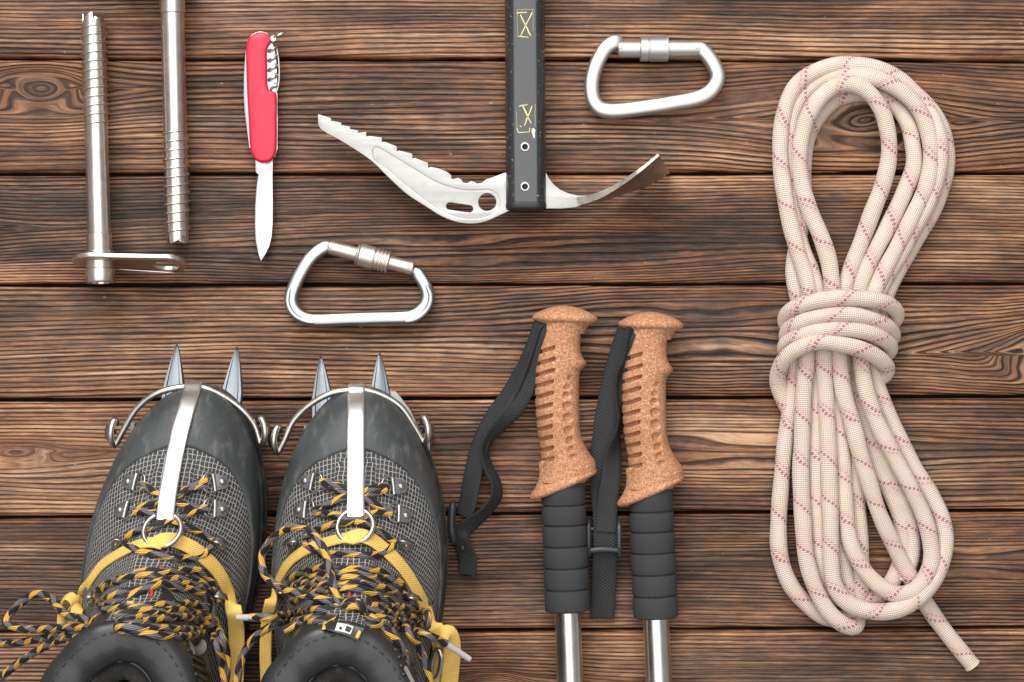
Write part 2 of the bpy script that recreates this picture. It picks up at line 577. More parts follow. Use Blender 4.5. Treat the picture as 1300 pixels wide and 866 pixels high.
M['yellow_paint'] = NT('yellow_marker', 0.6, 0, (0.74, 0.66, 0.32)).m
M['white_paint'] = NT('white_chip', 0.6, 0, (0.8, 0.79, 0.76)).m

def mat_red():
    t = NT('red_plastic', 0.32)
    o = t.obj(); n = t.noise(o, 70, 3)
    return t.set(Base_Color=t.mix(n, (0.56, 0.010, 0.042), (0.66, 0.018, 0.058)), Roughness=t.math('MULTIPLY_ADD', n, 0.12, 0.28))
M['red'] = mat_red()

def mat_rubber(name, a, b, rough=0.55):
    t = NT(name, rough)
    o = t.obj()
    n = t.noise(o, 28, 4, 0.6); n2 = t.noise(o, 420, 4, 0.65); n3 = t.noise(t.scaled(o, (3, 1, 1)), 60, 4, 0.6)
    c = t.mix(t.step(n, 0.3, 0.7), a, b)
    c = t.mix(t.math('MULTIPLY', t.step(n3, 0.5, 0.75), 0.6), c, (0.17, 0.16, 0.145))
    c = t.mix(t.math('MULTIPLY', t.step(n2, 0.62, 0.72), 0.4), c, (0.17, 0.165, 0.155))
    return t.set(Base_Color=c, Roughness=t.math('MULTIPLY_ADD', n, 0.25, rough - 0.12), Normal=t.bump(t.math('ADD', n2, n3), 0.0003, 0.45))
M['rand'] = mat_rubber('toe_rand_rubber', (0.038, 0.043, 0.046), (0.062, 0.069, 0.073), 0.5)
M['sole'] = mat_rubber('sole_rubber', (0.018, 0.018, 0.019), (0.032, 0.032, 0.034), 0.65)

def mat_mesh():
    t = NT('woven_mesh', 0.7)
    u, v = t.uv()
    wob = t.noise(t.combine(t.math('MULTIPLY', u, 0.05), t.math('MULTIPLY', v, 0.05)), 1.0, 2)
    uu = t.math('ADD', t.math('DIVIDE', u, 6.5), t.math('MULTIPLY', wob, 0.9))
    vv = t.math('ADD', t.math('DIVIDE', v, 7.1), t.math('MULTIPLY', wob, 0.9))
    def ln(x, wd):
        q = t.math('ABSOLUTE', t.math('SUBTRACT', t.math('FRACT', x), 0.5))
        return t.step(q, wd, wd + 0.10)
    g = t.math('MAXIMUM', ln(uu, 0.345), ln(vv, 0.37))
    n = t.noise(t.obj(), 700, 3, 0.6); n2 = t.noise(t.obj(), 50, 3)
    thr = t.mix(n, (0.26, 0.25, 0.235), (0.54, 0.52, 0.49))
    hol = t.mix(n2, (0.018, 0.019, 0.023), (0.050, 0.051, 0.056))
    c = t.mix(g, hol, thr)
    return t.set(Base_Color=c, Normal=t.bump(t.math('ADD', g, t.math('MULTIPLY', n, 0.25)), 0.0008, 0.8))
M['mesh'] = mat_mesh()

def mat_leather():
    t = NT('black_leather', 0.32)
    o = t.obj()
    n = t.noise(o, 450, 4, 0.6); n2 = t.noise(o, 45, 4)
    c = t.mix(n2, (0.012, 0.013, 0.014), (0.028, 0.029, 0.031))
    return t.set(Base_Color=c, Roughness=t.math('MULTIPLY_ADD', n2, 0.25, 0.24), Normal=t.bump(t.math('ADD', n, t.math('MULTIPLY', n2, 2.5)), 0.0003, 0.4))
M['leather'] = mat_leather()
M['suede'] = mat_rubber('grey_suede', (0.16, 0.135, 0.12), (0.24, 0.205, 0.185), 0.8)
M['lining'] = mat_rubber('lining_cloth', (0.014, 0.013, 0.013), (0.03, 0.028, 0.027), 0.9)
M['thread'] = NT('pale_thread', 0.7, 0, (0.30, 0.28, 0.25)).m
M['red_thread'] = NT('red_thread', 0.7, 0, (0.55, 0.03, 0.03)).m
M['tag_white'] = NT('white_label', 0.6, 0, (0.72, 0.71, 0.68)).m
M['tag_black'] = NT('label_print', 0.6, 0, (0.02, 0.02, 0.02)).m
M['plastic'] = NT('buckle_plastic', 0.34, 0, (0.035, 0.042, 0.048)).m
M['under'] = NT('dark_underlay', 0.9, 0, (0.02, 0.013, 0.009)).m

# ------------------------------------------------------------------ the tabletop: a base board with planks
class VNoise:
    def __init__(s, seed):
        s.r = np.random.RandomState(seed)
        s.tab = s.r.rand(256, 256)
    def __call__(s, x, y, octs=1):
        out = 0; amp = 1; tot = 0
        for k in range(octs):
            xi = np.floor(x).astype(int); yi = np.floor(y).astype(int)
            fx = x - xi; fy = y - yi
            fx = fx * fx * fx * (fx * (fx * 6 - 15) + 10); fy = fy * fy * fy * (fy * (fy * 6 - 15) + 10)
            g = lambda a, b: s.tab[a & 255, b & 255]
            q = (g(xi, yi) * (1 - fx) + g(xi + 1, yi) * fx) * (1 - fy) + (g(xi, yi + 1) * (1 - fx) + g(xi + 1, yi + 1) * fx) * fy
            out = out + amp * q; tot += amp
            amp *= 0.5; x = x * 2.03 + 17.3; y = y * 2.03 + 9.1
        return out / tot

tabletop = mesh('tabletop', [(-420, -260, -34), (1720, -260, -34), (1720, 1130, -34), (-420, 1130, -34),
                             (-420, -260, -60), (1720, -260, -60), (1720, 1130, -60), (-420, 1130, -60)],
                [(0, 1, 2, 3), (4, 5, 6, 7), (0, 1, 5, 4), (1, 2, 6, 5), (2, 3, 7, 6), (3, 0, 4, 7)], M['under'], smooth=False)
tabletop['kind'] = 'structure'
tabletop['label'] = 'dark brown brushed wooden planks laid side by side under the gear'
ORG[tabletop] = Vector((0, 0, 0))

GAPS = [(-219, -213), (-72, -69), (74, 77), (220.5, 219.5), (362, 360), (508, 503), (657, 648), (803, 797), (950, 944), (1096, 1091)]
# knots: x, y, radius along, radius across, plank index
KN = [(52, 112, 62, 30, 2, 0.9, 1), (1098, 152, 95, 38, 2, 0.5, 1), (925, 418, 150, 40, 4, 0, 0), (20, 575, 60, 16, 5, 0.5, 1), (965, 572, 130, 24, 5, 0.2, 0),
      (1345, 450, 80, 40, 4, 0.5, 1), (-160, 290, 80, 35, 3, 0.6, 1), (620, 885, 70, 30, 7, 0.6, 1), (585, 318, 190, 24, 3, 0, 0), (1235, 715, 150, 24, 6, 0, 0), (240, 605, 120, 22, 5, 0, 0)]
PER = [5.8, 5.6, 6.3, 4.5, 5.8, 6.0, 5.0, 5.4, 5.8]

def plank(i):
    (a0, a1), (b0, b1) = GAPS[i], GAPS[i + 1]
    vis = 1 <= i <= 7
    if vis:
        xs = np.concatenate([np.arange(-420, -80, 20), np.arange(-80, 1380, 3.0), np.arange(1380, 1721, 20)])
        nrow = 96
    else:
        xs = np.arange(-420, 1721, 12.0); nrow = 40
    nz = VNoise(100 + i); n2 = VNoise(300 + i); n3 = VNoise(500 + i)
    q = np.linspace(0, 1, nrow)
    q = q + 0.035 * np.sin(2 * math.pi * q) * -1          # denser rows at the long edges
    X, Q = np.meshgrid(xs, q)
    gap = 2.2
    yt = a0 + (a1 - a0) * X / 1300 + gap * (0.7 + 0.9 * nz(X / 90, X * 0 + 3.3, 3))
    yb = b0 + (b1 - b0) * X / 1300 - gap * (0.5 + 0.8 * nz(X / 70, X * 0 + 8.3, 3))
    Y = yt + (yb - yt) * Q
    # grain coordinate: long wavy lines that swing round the knots
    psi = Y + 15 * (nz(X / 620, Y / 170, 2) - 0.5) + 4.5 * (nz(X / 260 + 5, Y / 60, 2) - 0.5) + 1.3 * (n2(X / 80, Y / 22, 2) - 0.5)
    psi = psi + (X - 650) * (nz(np.array([1.5]), np.array([2.5]))[0] - 0.5) * 0.012
    kmask = np.zeros_like(X); warmk = np.zeros_like(X)
    for j, (kx, ky, ra, rb, kp, kd, eye) in enumerate(KN):
        if kp != i: continue
        dx = (X - kx) / ra; dy = (Y - ky) / rb
        wob = 0.25 * (n3(X / 60, Y / 30, 2) - 0.5)
        d = np.sqrt(dx * dx + dy * dy) + wob
        sgn = np.clip((Y - ky) / (2.0 if eye else rb * 0.8), -1, 1)
        push = sgn * rb * 0.85 * np.exp(-(d * 0.62) ** 2)
        base = psi - push * np.abs(1 - np.exp(-(d * 1.2) ** 2)) - 0.0
        ring = ky + sgn * 0 + np.abs(d) * rb * 1.25
        m = eye * np.exp(-(d / 0.85) ** 4)
        psi = base * (1 - m) + ring * m
        kmask = np.maximum(kmask, kd * np.exp(-(d / 0.5) ** 2))
        warmk = np.maximum(warmk, (0.6 if eye else 0.25) * np.exp(-(d / 1.7) ** 2))
    per = PER[i] * (0.8 + 0.55 * n3(X / 900, psi / 45, 1))
    ph = psi / PER[i] + 1.9 * n3(X / 900, psi / 42, 2) + 0.35 * n2(X / 140, psi / 14, 2)
    fr = ph - np.floor(ph)
    sm = lambda a, b, x: (lambda q: q * q * (3 - 2 * q))(np.clip((x - a) / (b - a), 0, 1))
    s = sm(0.04, 0.45, fr) * (1 - sm(0.84, 1.0, fr))
    amp = np.clip(0.25 + 1.0 * (n3(X / 330 + 9, psi / 34 + 4, 2)), 0.2, 1.0)
    rnoise = n2(X / 500, psi / 3.1, 2)
    fib = n3(X / 38, psi / 1.9, 3)
    h = amp * (0.65 * s + 0.35 * rnoise) + (1 - amp) * (0.45 + 0.5 * (rnoise - 0.5))
    grain = np.clip(0.10 + 0.75 * h + 0.32 * (fib - 0.5), 0, 1)
    tone = np.clip(0.5 + 0.75 * (nz(X / 420 + 3, psi / 60, 3) - 0.5) + 0.25 * (n2(X / 130, psi / 26, 2) - 0.5), 0, 1)
    dt = Y - yt; db = yb - Y
    edge = np.exp(-np.minimum(dt, db) / 11.0)
    warm = np.clip(0.42 + 0.65 * edge * (0.3 + 1.1 * nz(X / 170 + 30, Y / 100, 2)) + warmk * 0.8 + 1.1 * (nz(X / 360 + 11, Y / 75, 3) - 0.52), 0, 1)
    # relief: grooves 0.5-0.7 mm deep, rounded long edges
    rad = 4.2
    r1 = np.clip(1 - dt / rad, 0, 1); r2 = np.clip(1 - db / (rad * 1.3), 0, 1)
    Z = 1.9 * (h - 0.5) * (0.4 + 0.6 * amp) + 0.7 * (fib - 0.5) - 3.6 * (r1 ** 2.2 + r2 ** 2.2)
    Z += 1.6 * (nz(X / 700, Y / 140, 1) - 0.5) - 1.0
    # skirts
    top = np.stack([X, Y, Z], -1)
    sk1 = top[0].copy(); sk1[:, 2] = -33; sk2 = top[-1].copy(); sk2[:, 2] = -33
    G = np.concatenate([sk1[None], top, sk2[None]], 0)
    nr, nc = G.shape[:2]
    co = np.empty((nr * nc, 3))
    co[:, 0] = (G[..., 0].ravel() - CX) * S; co[:, 1] = (CY - G[..., 1].ravel()) * S; co[:, 2] = G[..., 2].ravel() * S
    idx = np.arange(nr * nc).reshape(nr, nc)
    F = np.stack([idx[1:, :-1], idx[1:, 1:], idx[:-1, 1:], idx[:-1, :-1]], -1).reshape(-1, 4)
    me = bpy.data.meshes.new('plank')
    me.vertices.add(len(co)); me.vertices.foreach_set('co', co.ravel())
    me.loops.add(F.size); me.loops.foreach_set('vertex_index', F.ravel().astype(np.int32))
    me.polygons.add(len(F)); me.polygons.foreach_set('loop_start', np.arange(0, F.size, 4, dtype=np.int32))
    me.polygons.foreach_set('use_smooth', np.ones(len(F), bool))
    me.update()
    pad = lambda A: np.concatenate([A[:1], A, A[-1:]], 0).ravel()
    for nm, A in (('phase', ph), ('amp', amp), ('warm', warm), ('tone', tone), ('knot', kmask), ('psi', psi), ('along', X), ('seed', X * 0 + i * 13.7)):
        at = me.attributes.new(nm, 'FLOAT', 'POINT')
        at.data.foreach_set('value', pad(A).astype(np.float32))
    me.materials.append(M['wood'])
    o = bpy.data.objects.new('plank', me)
    C.objects.link(o)
    o.parent = tabletop
for i in range(len(GAPS) - 1):
    plank(i)

# ------------------------------------------------------------------ ice screws
def lerp(a, b, t):
    return tuple(a[k] + (b[k] - a[k]) * t for k in range(len(a)))

def ice_screw(label, tip, head, r, hang_side, n_turn, phase):
    """tip, head: plan points of the tube axis; hang_side: +1 the hanger's ear points right"""
    t = thing('ice_screw', label, 'ice screw', (lerp(tip, head, .5)[0], lerp(tip, head, .5)[1], 0), 'ice screws')
    A = Vector(tip); B = Vector(head)
    d = (B - A); L = d.length; d.normalize()
    up = (Vector((0, 0, 1)) - d * d.z).normalized(); side = d.cross(up)
    # hollow tube with a toothed cutting end
    n = 64
    prof = []
    def toothlen(a):
        k = ((a / (2 * math.pi) * 4) + phase) % 1.0
        return -14.0 * (1 - k) ** 0.8 + 6 if k > 0.1 else -14 * (k / 0.1) + 6
    rows_o = [None, 9, 18, 30, L * 0.25, L * 0.5, L * 0.8, L - 46, L - 45, L - 24]
    rad_o = [r - 1.2, r - .6, r, r, r, r, r, r, r + 1.2, r + 1.2]
    verts = []; faces = []
    def ring(tt, rr, tooth=False):
        for k in range(n):
            a = 2 * math.pi * k / n
            q = toothlen(a) if tooth else tt
            p = A + d * q + side * (rr * math.cos(a)) + up * (rr * math.sin(a))
            verts.append(tuple(p))
    rings = []
    for tt, rr in zip(rows_o, rad_o):
        ring(tt, rr, tt is None); rings.append(len(rings))
    # inner wall
    inner = [(None, r - 2.4), (25, r - 3.0), (L * 0.5, r - 3.0)]
    seq_o = list(range(len(rows_o)))
    base_in = len(rows_o)
    for tt, rr in inner:
        ring(tt, rr, tt is None)
    def bridge(i, j):
        for k in range(n):
            k2 = (k + 1) % n
            faces.append((i * n + k, i * n + k2, j * n + k2, j * n + k))
    for a, b in zip(seq_o, seq_o[1:]): bridge(a, b)
    bridge(0, base_in); bridge(base_in, base_in + 1); bridge(base_in + 1, base_in + 2)
    mesh('tube', verts, faces, M['steel'], t, sharp=30)
    # raised thread
    path = []
    pitch = 11.2
    tot = int(n_turn * 26)
    for k in range(tot + 1):
        a = 2 * math.pi * k / 26
        q = 8 + pitch * k / 26
        fade = min(1, k / 20, (tot - k) / 20)
        rr = r - 1.0 + 1.5 * fade
        path.append(tuple(A + d * q + side * (rr * math.cos(a)) + up * (rr * math.sin(a))))
    v, f, u = sweep(path, circ(1.9, 8), False)
    mesh('thread', v, f, M['steel'], t, uvs=u, sharp=60)
    # head: collar and socket
    h0 = A + d * (L - 24); h1 = A + d * (L + 20)
    lathe('head', h0, h1, [(0, r + 3.0), (1, r + 3.6), (4, r + 3.6), (22, r + 2.2), (23, r + 3.6), (38, r + 3.8), (40, r + 2.6), (40, r - 3), (30, r - 4)], M['steel'], t, 6 * 8, cap=False)
    # hanger plate: ring round the tube and an ear, leaning towards the head
    R = r + 20
    o1 = []
    ex = 84.0
    for k in range(25):
        a = math.radians(62 + (360 - 124) * k / 24)
        o1.append((R * math.cos(a), R * math.sin(a)))
    er = 25.0
    for k in range(17):
        a = math.radians(-100 + 200 * k / 16)
        o1.append((ex + er * math.cos(a), er * math.sin(a)))
    o1 = [(x * hang_side, y) for x, y in o1]
    th = 6.5
    pv, pf = plate_data(o1, [circle_pts(0, 0, r + 1.5), circle_pts(ex * hang_side, 0, 15.5, 24)], th, 1.6, 2)
    out = []
    cpos = A + d * (L - 12)
    for a, b, c in pv:
        q = abs(a); k = max(0, min(1, (q - 30) / 35)) if a * hang_side > 0 else 0
        lean = math.radians(7 + 9 * k)
        step_ = 3.5 * (k * k * (3 - 2 * k))
        e = up * math.cos(lean) - d * math.sin(lean)
        nn = d * math.cos(lean) + up * math.sin(lean)
        out.append(tuple(cpos + Vector((1, 0, 0)) * a + e * b + nn * (c - th / 2) + d * step_))
    mesh('hanger', out, pf, M['steel'], t, sharp=40)
    return t

# left screw: tip away from the camera side, head near the fourth plank
ice_screw('steel ice screw shown whole with its flat hanger and head below the threads', P(118.5, 24, 17), P(127, 343, 37), 14.6, 1, 11.5, 0.15)
ice_screw('steel ice screw whose toothed cutting end points at the flat hanger of the other screw', P(225.5, 303, 18), P(218, -30, 37), 14.8, -1, 11.8, 0.45)

# ------------------------------------------------------------------ pocket knife
def knife():
    t = thing('pocket_knife', 'open red pocket knife with one blade, corkscrew and key ring', 'knife', P(332, 190, 0)[:2] + (0,))
    out = [(312, 62), (313.5, 53), (317.5, 46), (323.5, 41.8), (330, 40.3), (337, 41.5), (342.5, 46), (344.5, 52), (341, 57), (338.8, 62),
           (338.6, 75), (338.8, 95), (339.2, 108), (341.5, 113.5), (346, 115.5), (350, 118), (351, 124), (351, 150), (350.8, 185), (349, 196), (344.5, 203), (338, 206),
           (330, 206), (323.5, 202.5), (319, 195), (317, 184), (315.6, 160), (313.6, 125), (312.3, 90)]
    q = [tuple(p) for p in catmull([(a, b, 0) for a, b in out], 2.0, True)]
    full = [(312, 62), (314, 52), (320, 44), (330, 40.3), (340, 43), (345, 51), (350, 70), (352, 100), (352.5, 150), (352, 186), (349, 197), (343, 204.5), (333, 206.5), (324, 203), (319, 195), (315, 165), (311, 140), (309.6, 110), (310, 85)]
    fq = [tuple(p) for p in catmull([(a, b, 0) for a, b in full], 2.0, True)]
    def shrink(poly, k):
        cx = sum(p[0] for p in poly) / len(poly)
        return [(cx + (p[0] - cx) * k, p[1]) for p in poly]
    plate('scale', q, [], 17, 8, M['red'], t, 3.4, 50)
    low = [(p[0], p[1]) for p in fq]
    plate('scale', shrink(low, 0.97), [], 0.6, 7.5, M['red'], t, 3.2, 50)
    plate('liner', shrink(low, 0.985), [], 14.8, 1.9, M['blade'], t, 0.3)
    plate('liner', shrink(low, 0.985), [], 8.3, 1.6, M['blade'], t, 0.3)
    # spring / tools stack
    plate('spring', [(343, 118), (351.5, 118), (352.8, 150), (352.6, 188), (349, 199), (343, 203)], [], 10, 4.6, M['blade'], t, 0.4)
    # folded second blade along the left side
    plate('folded_blade', [(311, 80), (309.4, 95), (309.2, 120), (310.4, 142), (313.5, 165), (316.5, 188), (326, 188), (326, 80)], [], 10, 4.6, M['blade'], t, 0.5)
    # opened main blade
    bl = [(324, 196), (324, 217.5), (326, 220.5), (328.2, 221.4), (327, 224), (325, 240), (323.6, 262), (323.2, 285), (324.2, 305), (327, 320), (331.2, 331.5),
          (337, 323), (342, 313), (345, 301), (346.4, 284), (346.6, 255), (346.2, 222), (346.4, 196)]
    bq = bl
    b = plate('blade', bq, [], 10.2, 3.6, M['blade'], t, 0.9)
    # corkscrew lying in the cut-out
    path = []
    for k in range(0, 4 * 24 + 1):
        a = 2 * math.pi * k / 24 + 0.6
        y = 60 + 12.2 * k / 24
        p = P(346.3 + 5.0 * math.cos(a), y, 19 + 4.6 * math.sin(a))
        path.append(p)
    path += [P(344.5, 112, 18), P(343.5, 117, 17)]
    cs = tube('corkscrew', path, 1.75, M['blade'], t, 10, 3, smooth_path=False)
    tube('corkscrew_shank', [P(351, 59, 18), P(353.5, 75, 18), P(354.6, 92, 18), P(353.5, 108, 18), P(350.5, 118, 17)], 1.5, M['blade'], t, 8)
    lathe('lug', P(347, 49, 13), P(347, 49, 24), [(0, 4.6), (10, 4.6), (11, 3.6)], M['blade'], t, 20)
    # split ring
    pts = []
    for k in range(28):
        a = 2 * math.pi * k / 28
        c = P(355.5, 43.5, 20)
        pts.append((c[0] + 8.6 * math.cos(a) * 0.95, c[1] - 3.6 * math.cos(a) + 2.2 * math.sin(a), 20 + 8.2 * math.sin(a)))
    tube('split_ring', pts, 1.15, M['blade'], t, 8, closed=True)
    for x, y in ((329, 47.5), (338.5, 199.5)):
        pass
    return t
knife()

# ------------------------------------------------------------------ ice axe
def axe():
    t = thing('ice_axe', 'ice axe with worn black shaft, toothed silver pick and curved adze', 'ice axe', P(667, 240, 0)[:2] + (0,))
    zc = 40.0
    tip = [(404, 145.5), (409, 147.5), (417, 150.5)]
    def T(x, y):
        return (390 + x / 4.33, 100 + y / 4.33)
    teeth = [(130, 216), (186, 240), (234, 262), (279, 283), (323, 291), (409, 322), (492, 371), (577, 411), (664, 462)]
    up_ = [T(60, 195)]
    for i, (x, y) in enumerate(teeth):
        up_.append(T(x, y))
        dpt = 14 if i < 4 else 27
        up_.append(T(x + 3, y + dpt * 0.5)); up_.append(T(x + 1, y + dpt))
        if i >= 4: up_.append(T(x + 14, y + dpt - 3))
    up_ += [T(720, 492), T(770, 512), T(793, 530), T(792, 548), T(806, 552), T(828, 545), T(848, 553), T(858, 570), T(880, 574), T(900, 564), T(918, 566), T(934, 576), T(960, 572), T(985, 553), T(1030, 538), T(1065, 524), T(1095, 515)]
    right = [(650, 219), (693, 219), (697, 226), (703, 234), (711, 240.5), (722, 245.5), (734, 248.4), (744, 248), (748, 252), (744, 258.5), (730, 263.5), (712, 265), (690, 265), (667, 265)]
    low = [T(1120, 722), T(1060, 750), T(980, 785), T(900, 797), T(820, 787), T(740, 757), T(650, 701), T(550, 636), T(450, 546), T(350, 450), T(200, 350), T(75, 277), T(58, 250)]
    lowS = [(p[0], p[1]) for p in catmull([(a, b, 0) for a, b in low], 5)]
    outline = up_ + right + lowS
    hole1 = circle_pts(618.6, 256.6, 11.2, 30)
    sl = []
    for k in range(24):
        a = 2 * math.pi * k / 24
        c, s = math.cos(a), math.sin(a)
        x = 4.6 * c + (12.5 if c >= 0 else -12.5); y = 4.6 * s
        an = math.radians(8)
        sl.append((583.5 + x * math.cos(an) - y * math.sin(an), 263.5 + x * math.sin(an) + y * math.cos(an)))
    rec = [T(365, 378), T(378, 372), T(395, 378), T(500, 440), T(600, 500), T(700, 560), T(780, 592), T(860, 610), T(930, 612), T(995, 608), T(1040, 628), T(1060, 665), T(1050, 715), T(1010, 748), T(950, 768), T(890, 772), T(820, 758), T(740, 722), T(650, 662), T(550, 585), T(450, 500), T(365, 436)]
    recS = [(p[0], p[1]) for p in catmull([(a, b, 0) for a, b in rec], 4, True)]
    pk = plate('pick', outline, [hole1, sl], zc - 4, 6.5, M['pick'], t, 0.7, 40)
    # raised border round the milled pocket
    plate('pick_border', [(p[0], p[1]) for p in outline], [recS], zc + 2.2, 1.9, M['pick'], t, 0.6, 40)
    # tip bevel piece is part of the outline. adze: curved blade standing on edge
    cl = [(712, 256.5), (728, 255.8), (745, 253.2), (765, 246), (785, 235), (803, 223), (820, 210), (836, 196.5)]
    cs = catmull([(a, b, 0) for a, b in cl], 5)
    n = len(cs)
    verts = []; faces = []
    for i, p in enumerate(cs):
        f = i / (n - 1)
        hw = 1.2 + 38 * min(1, max(0, f - 0.1) * 1.5) ** 1.0 + 2 * f
        a = cs[max(0, i - 1)]; b = cs[min(n - 1, i + 1)]
        d = (b - a)[:2]; d = d / np.linalg.norm(d)
        nx, ny = -d[1], d[0]
        th = 3.2 + 9.5 * (1 - f) ** 1.6
        lean = 0.24 * f
        rows = 7
        base = P(p[0], p[1], zc + hw)
        for sgn in (-1, 1):
            for k in range(rows):
                zz = -1 + 2 * k / (rows - 1)
                curve = 3.0 * (1 - zz * zz) * f
                dz = hw * (1 - zz)
                verts.append((base[0] + nx * (sgn * th / 2 + curve + lean * dz) + d[0] * 1.5 * lean * dz * 0.3, base[1] + ny * (sgn * th / 2 + curve + lean * dz) + 0, zc + hw * zz))
    R_ = 7; m = 14
    for i in range(n - 1):
        for s0 in (0, 7):
            for k in range(R_ - 1):
                faces.append((i * m + s0 + k, i * m + s0 + k + 1, (i + 1) * m + s0 + k + 1, (i + 1) * m + s0 + k))
        for k in (0, 6):
            faces.append((i * m + k, i * m + 7 + k, (i + 1) * m + 7 + k, (i + 1) * m + k))
    for i in (0, n - 1):
        for k in range(R_ - 1):
            faces.append((i * m + k, i * m + k + 1, i * m + 7 + k + 1, i * m + 7 + k))
    zmin = min(v[2] for v in verts)
    mesh('adze', verts, faces, M['adze'], t, sharp=45)
    # shaft: rounded box section with a flat face
    ztop = zc + 27
    f = 1 - ztop / H
    def sec(k=1.0):
        hw, hh = 26.2 * f * k, 27.0 * k
        pts = []
        flat = 12.5 * k
        # flattened oval: flat top and bottom, round sides
        for a in np.linspace(-90, 90, 17):
            pts.append((flat * 0.98 + (hw - flat) * math.cos(math.radians(a)), hh * math.sin(math.radians(a))))
        for a in np.linspace(90, 270, 17):
            pts.append((-flat * 0.98 + (hw - flat) * math.cos(math.radians(a)), hh * math.sin(math.radians(a))))
        return pts
    x0, y0, _ = P(668, 256, ztop); x1, y1, _ = P(666, -60, ztop)
    y2 = y1 - 260
    v, fa, u = sweep([(x1, y2, zc), (x1, y1, zc), (x0, y0, zc)], sec(), up=Vector((0, 0, 1)))
    mesh('shaft', v, fa, M['shaft'], t, uvs=u, sharp=50)
    pth = [(x0, y0, zc), (x0, y0 + 2, zc), (x0, y0 + 6, zc), (x0, y0 + 8.5, zc), (x0, y0 + 9.5, zc)]
    v, fa, u = sweep(pth, sec(1.0), up=Vector((0, 0, 1)), scale=[0.985, 1.012, 1.012, 0.97, 0.9])
    mesh('end_cap', v, fa, M['shaft_cap'], t, uvs=u, sharp=50)
    # hollow rivets
    for px, py in ((666.5, 186.5), (666.5, 237)):
        a = P(px, py, ztop)
        lathe('rivet', (a[0], a[1], ztop - 1), (a[0], a[1], ztop + 3), [(0, 6.4), (1.6, 6.2), (2.5, 5.2), (2.6, 3.9), (1.6, 3.2), (0.4, 3.0)], M['alu'], t, 24, cap=False)
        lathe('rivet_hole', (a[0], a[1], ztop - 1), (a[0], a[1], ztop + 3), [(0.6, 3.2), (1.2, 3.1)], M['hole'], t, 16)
    # hand-painted yellow marks on the flat face
    def stroke(x0_, y0_, x1_, y1_, wd=1.7, mat='yellow_paint', name='painted_mark'):
        nseg = 7
        pts = []
        for k in range(nseg):
            q = k / (nseg - 1)
            pts.append((x0_ + (x1_ - x0_) * q + rnd.uniform(-.35, .35), y0_ + (y1_ - y0_) * q + rnd.uniform(-.35, .35)))
        L_ = math.hypot(x1_ - x0_, y1_ - y0_)
        nx, ny = -(y1_ - y0_) / L_, (x1_ - x0_) / L_
        a_ = []; b_ = []
        for x, y in pts:
            wv = wd / 2 * rnd.uniform(0.6, 1.15)
            a_.append((x + nx * wv, y + ny * wv)); b_.append((x - nx * wv, y - ny * wv))
        plate(name, a_ + b_[::-1], [], ztop + 0.1, 0.5, M[mat], t, 0.1)
    # first mark: bar, X, bar
    U = lambda x, y: (600 + x / 3.936, y / 3.936)
    for a, b, wd in (((222, 66), (272, 62), 1.7), ((240, 75), (290, 180), 2.0), ((297, 62), (240, 180), 1.8), ((225, 180), (280, 187), 1.7), ((220, 50), (305, 46), 0.6), ((222, 50), (224, 180), 0.5), ((303, 50), (303, 150), 0.5),
                     ((230, 532), (275, 522), 1.8), ((250, 530), (292, 615), 2.1), ((297, 530), (258, 628), 1.9), ((222, 640), (228, 664), 1.4), ((228, 664), (285, 658), 1.5), ((285, 658), (285, 640), 1.2), ((236, 628), (242, 634), 2.2), ((312, 520), (312, 630), 0.6), ((220, 560), (222, 640), 0.5)):
        p, q = U(*a), U(*b)
        stroke(p[0], p[1], q[0], q[1], wd * 0.78)
    plate('paint_chip', [U(296, 645), U(305, 640), U(314, 652), U(309, 668), U(313, 688), U(303, 690), U(299, 668), U(294, 660)], [], ztop + 0.1, 0.4, M['white_paint'], t, 0.1)
axe()

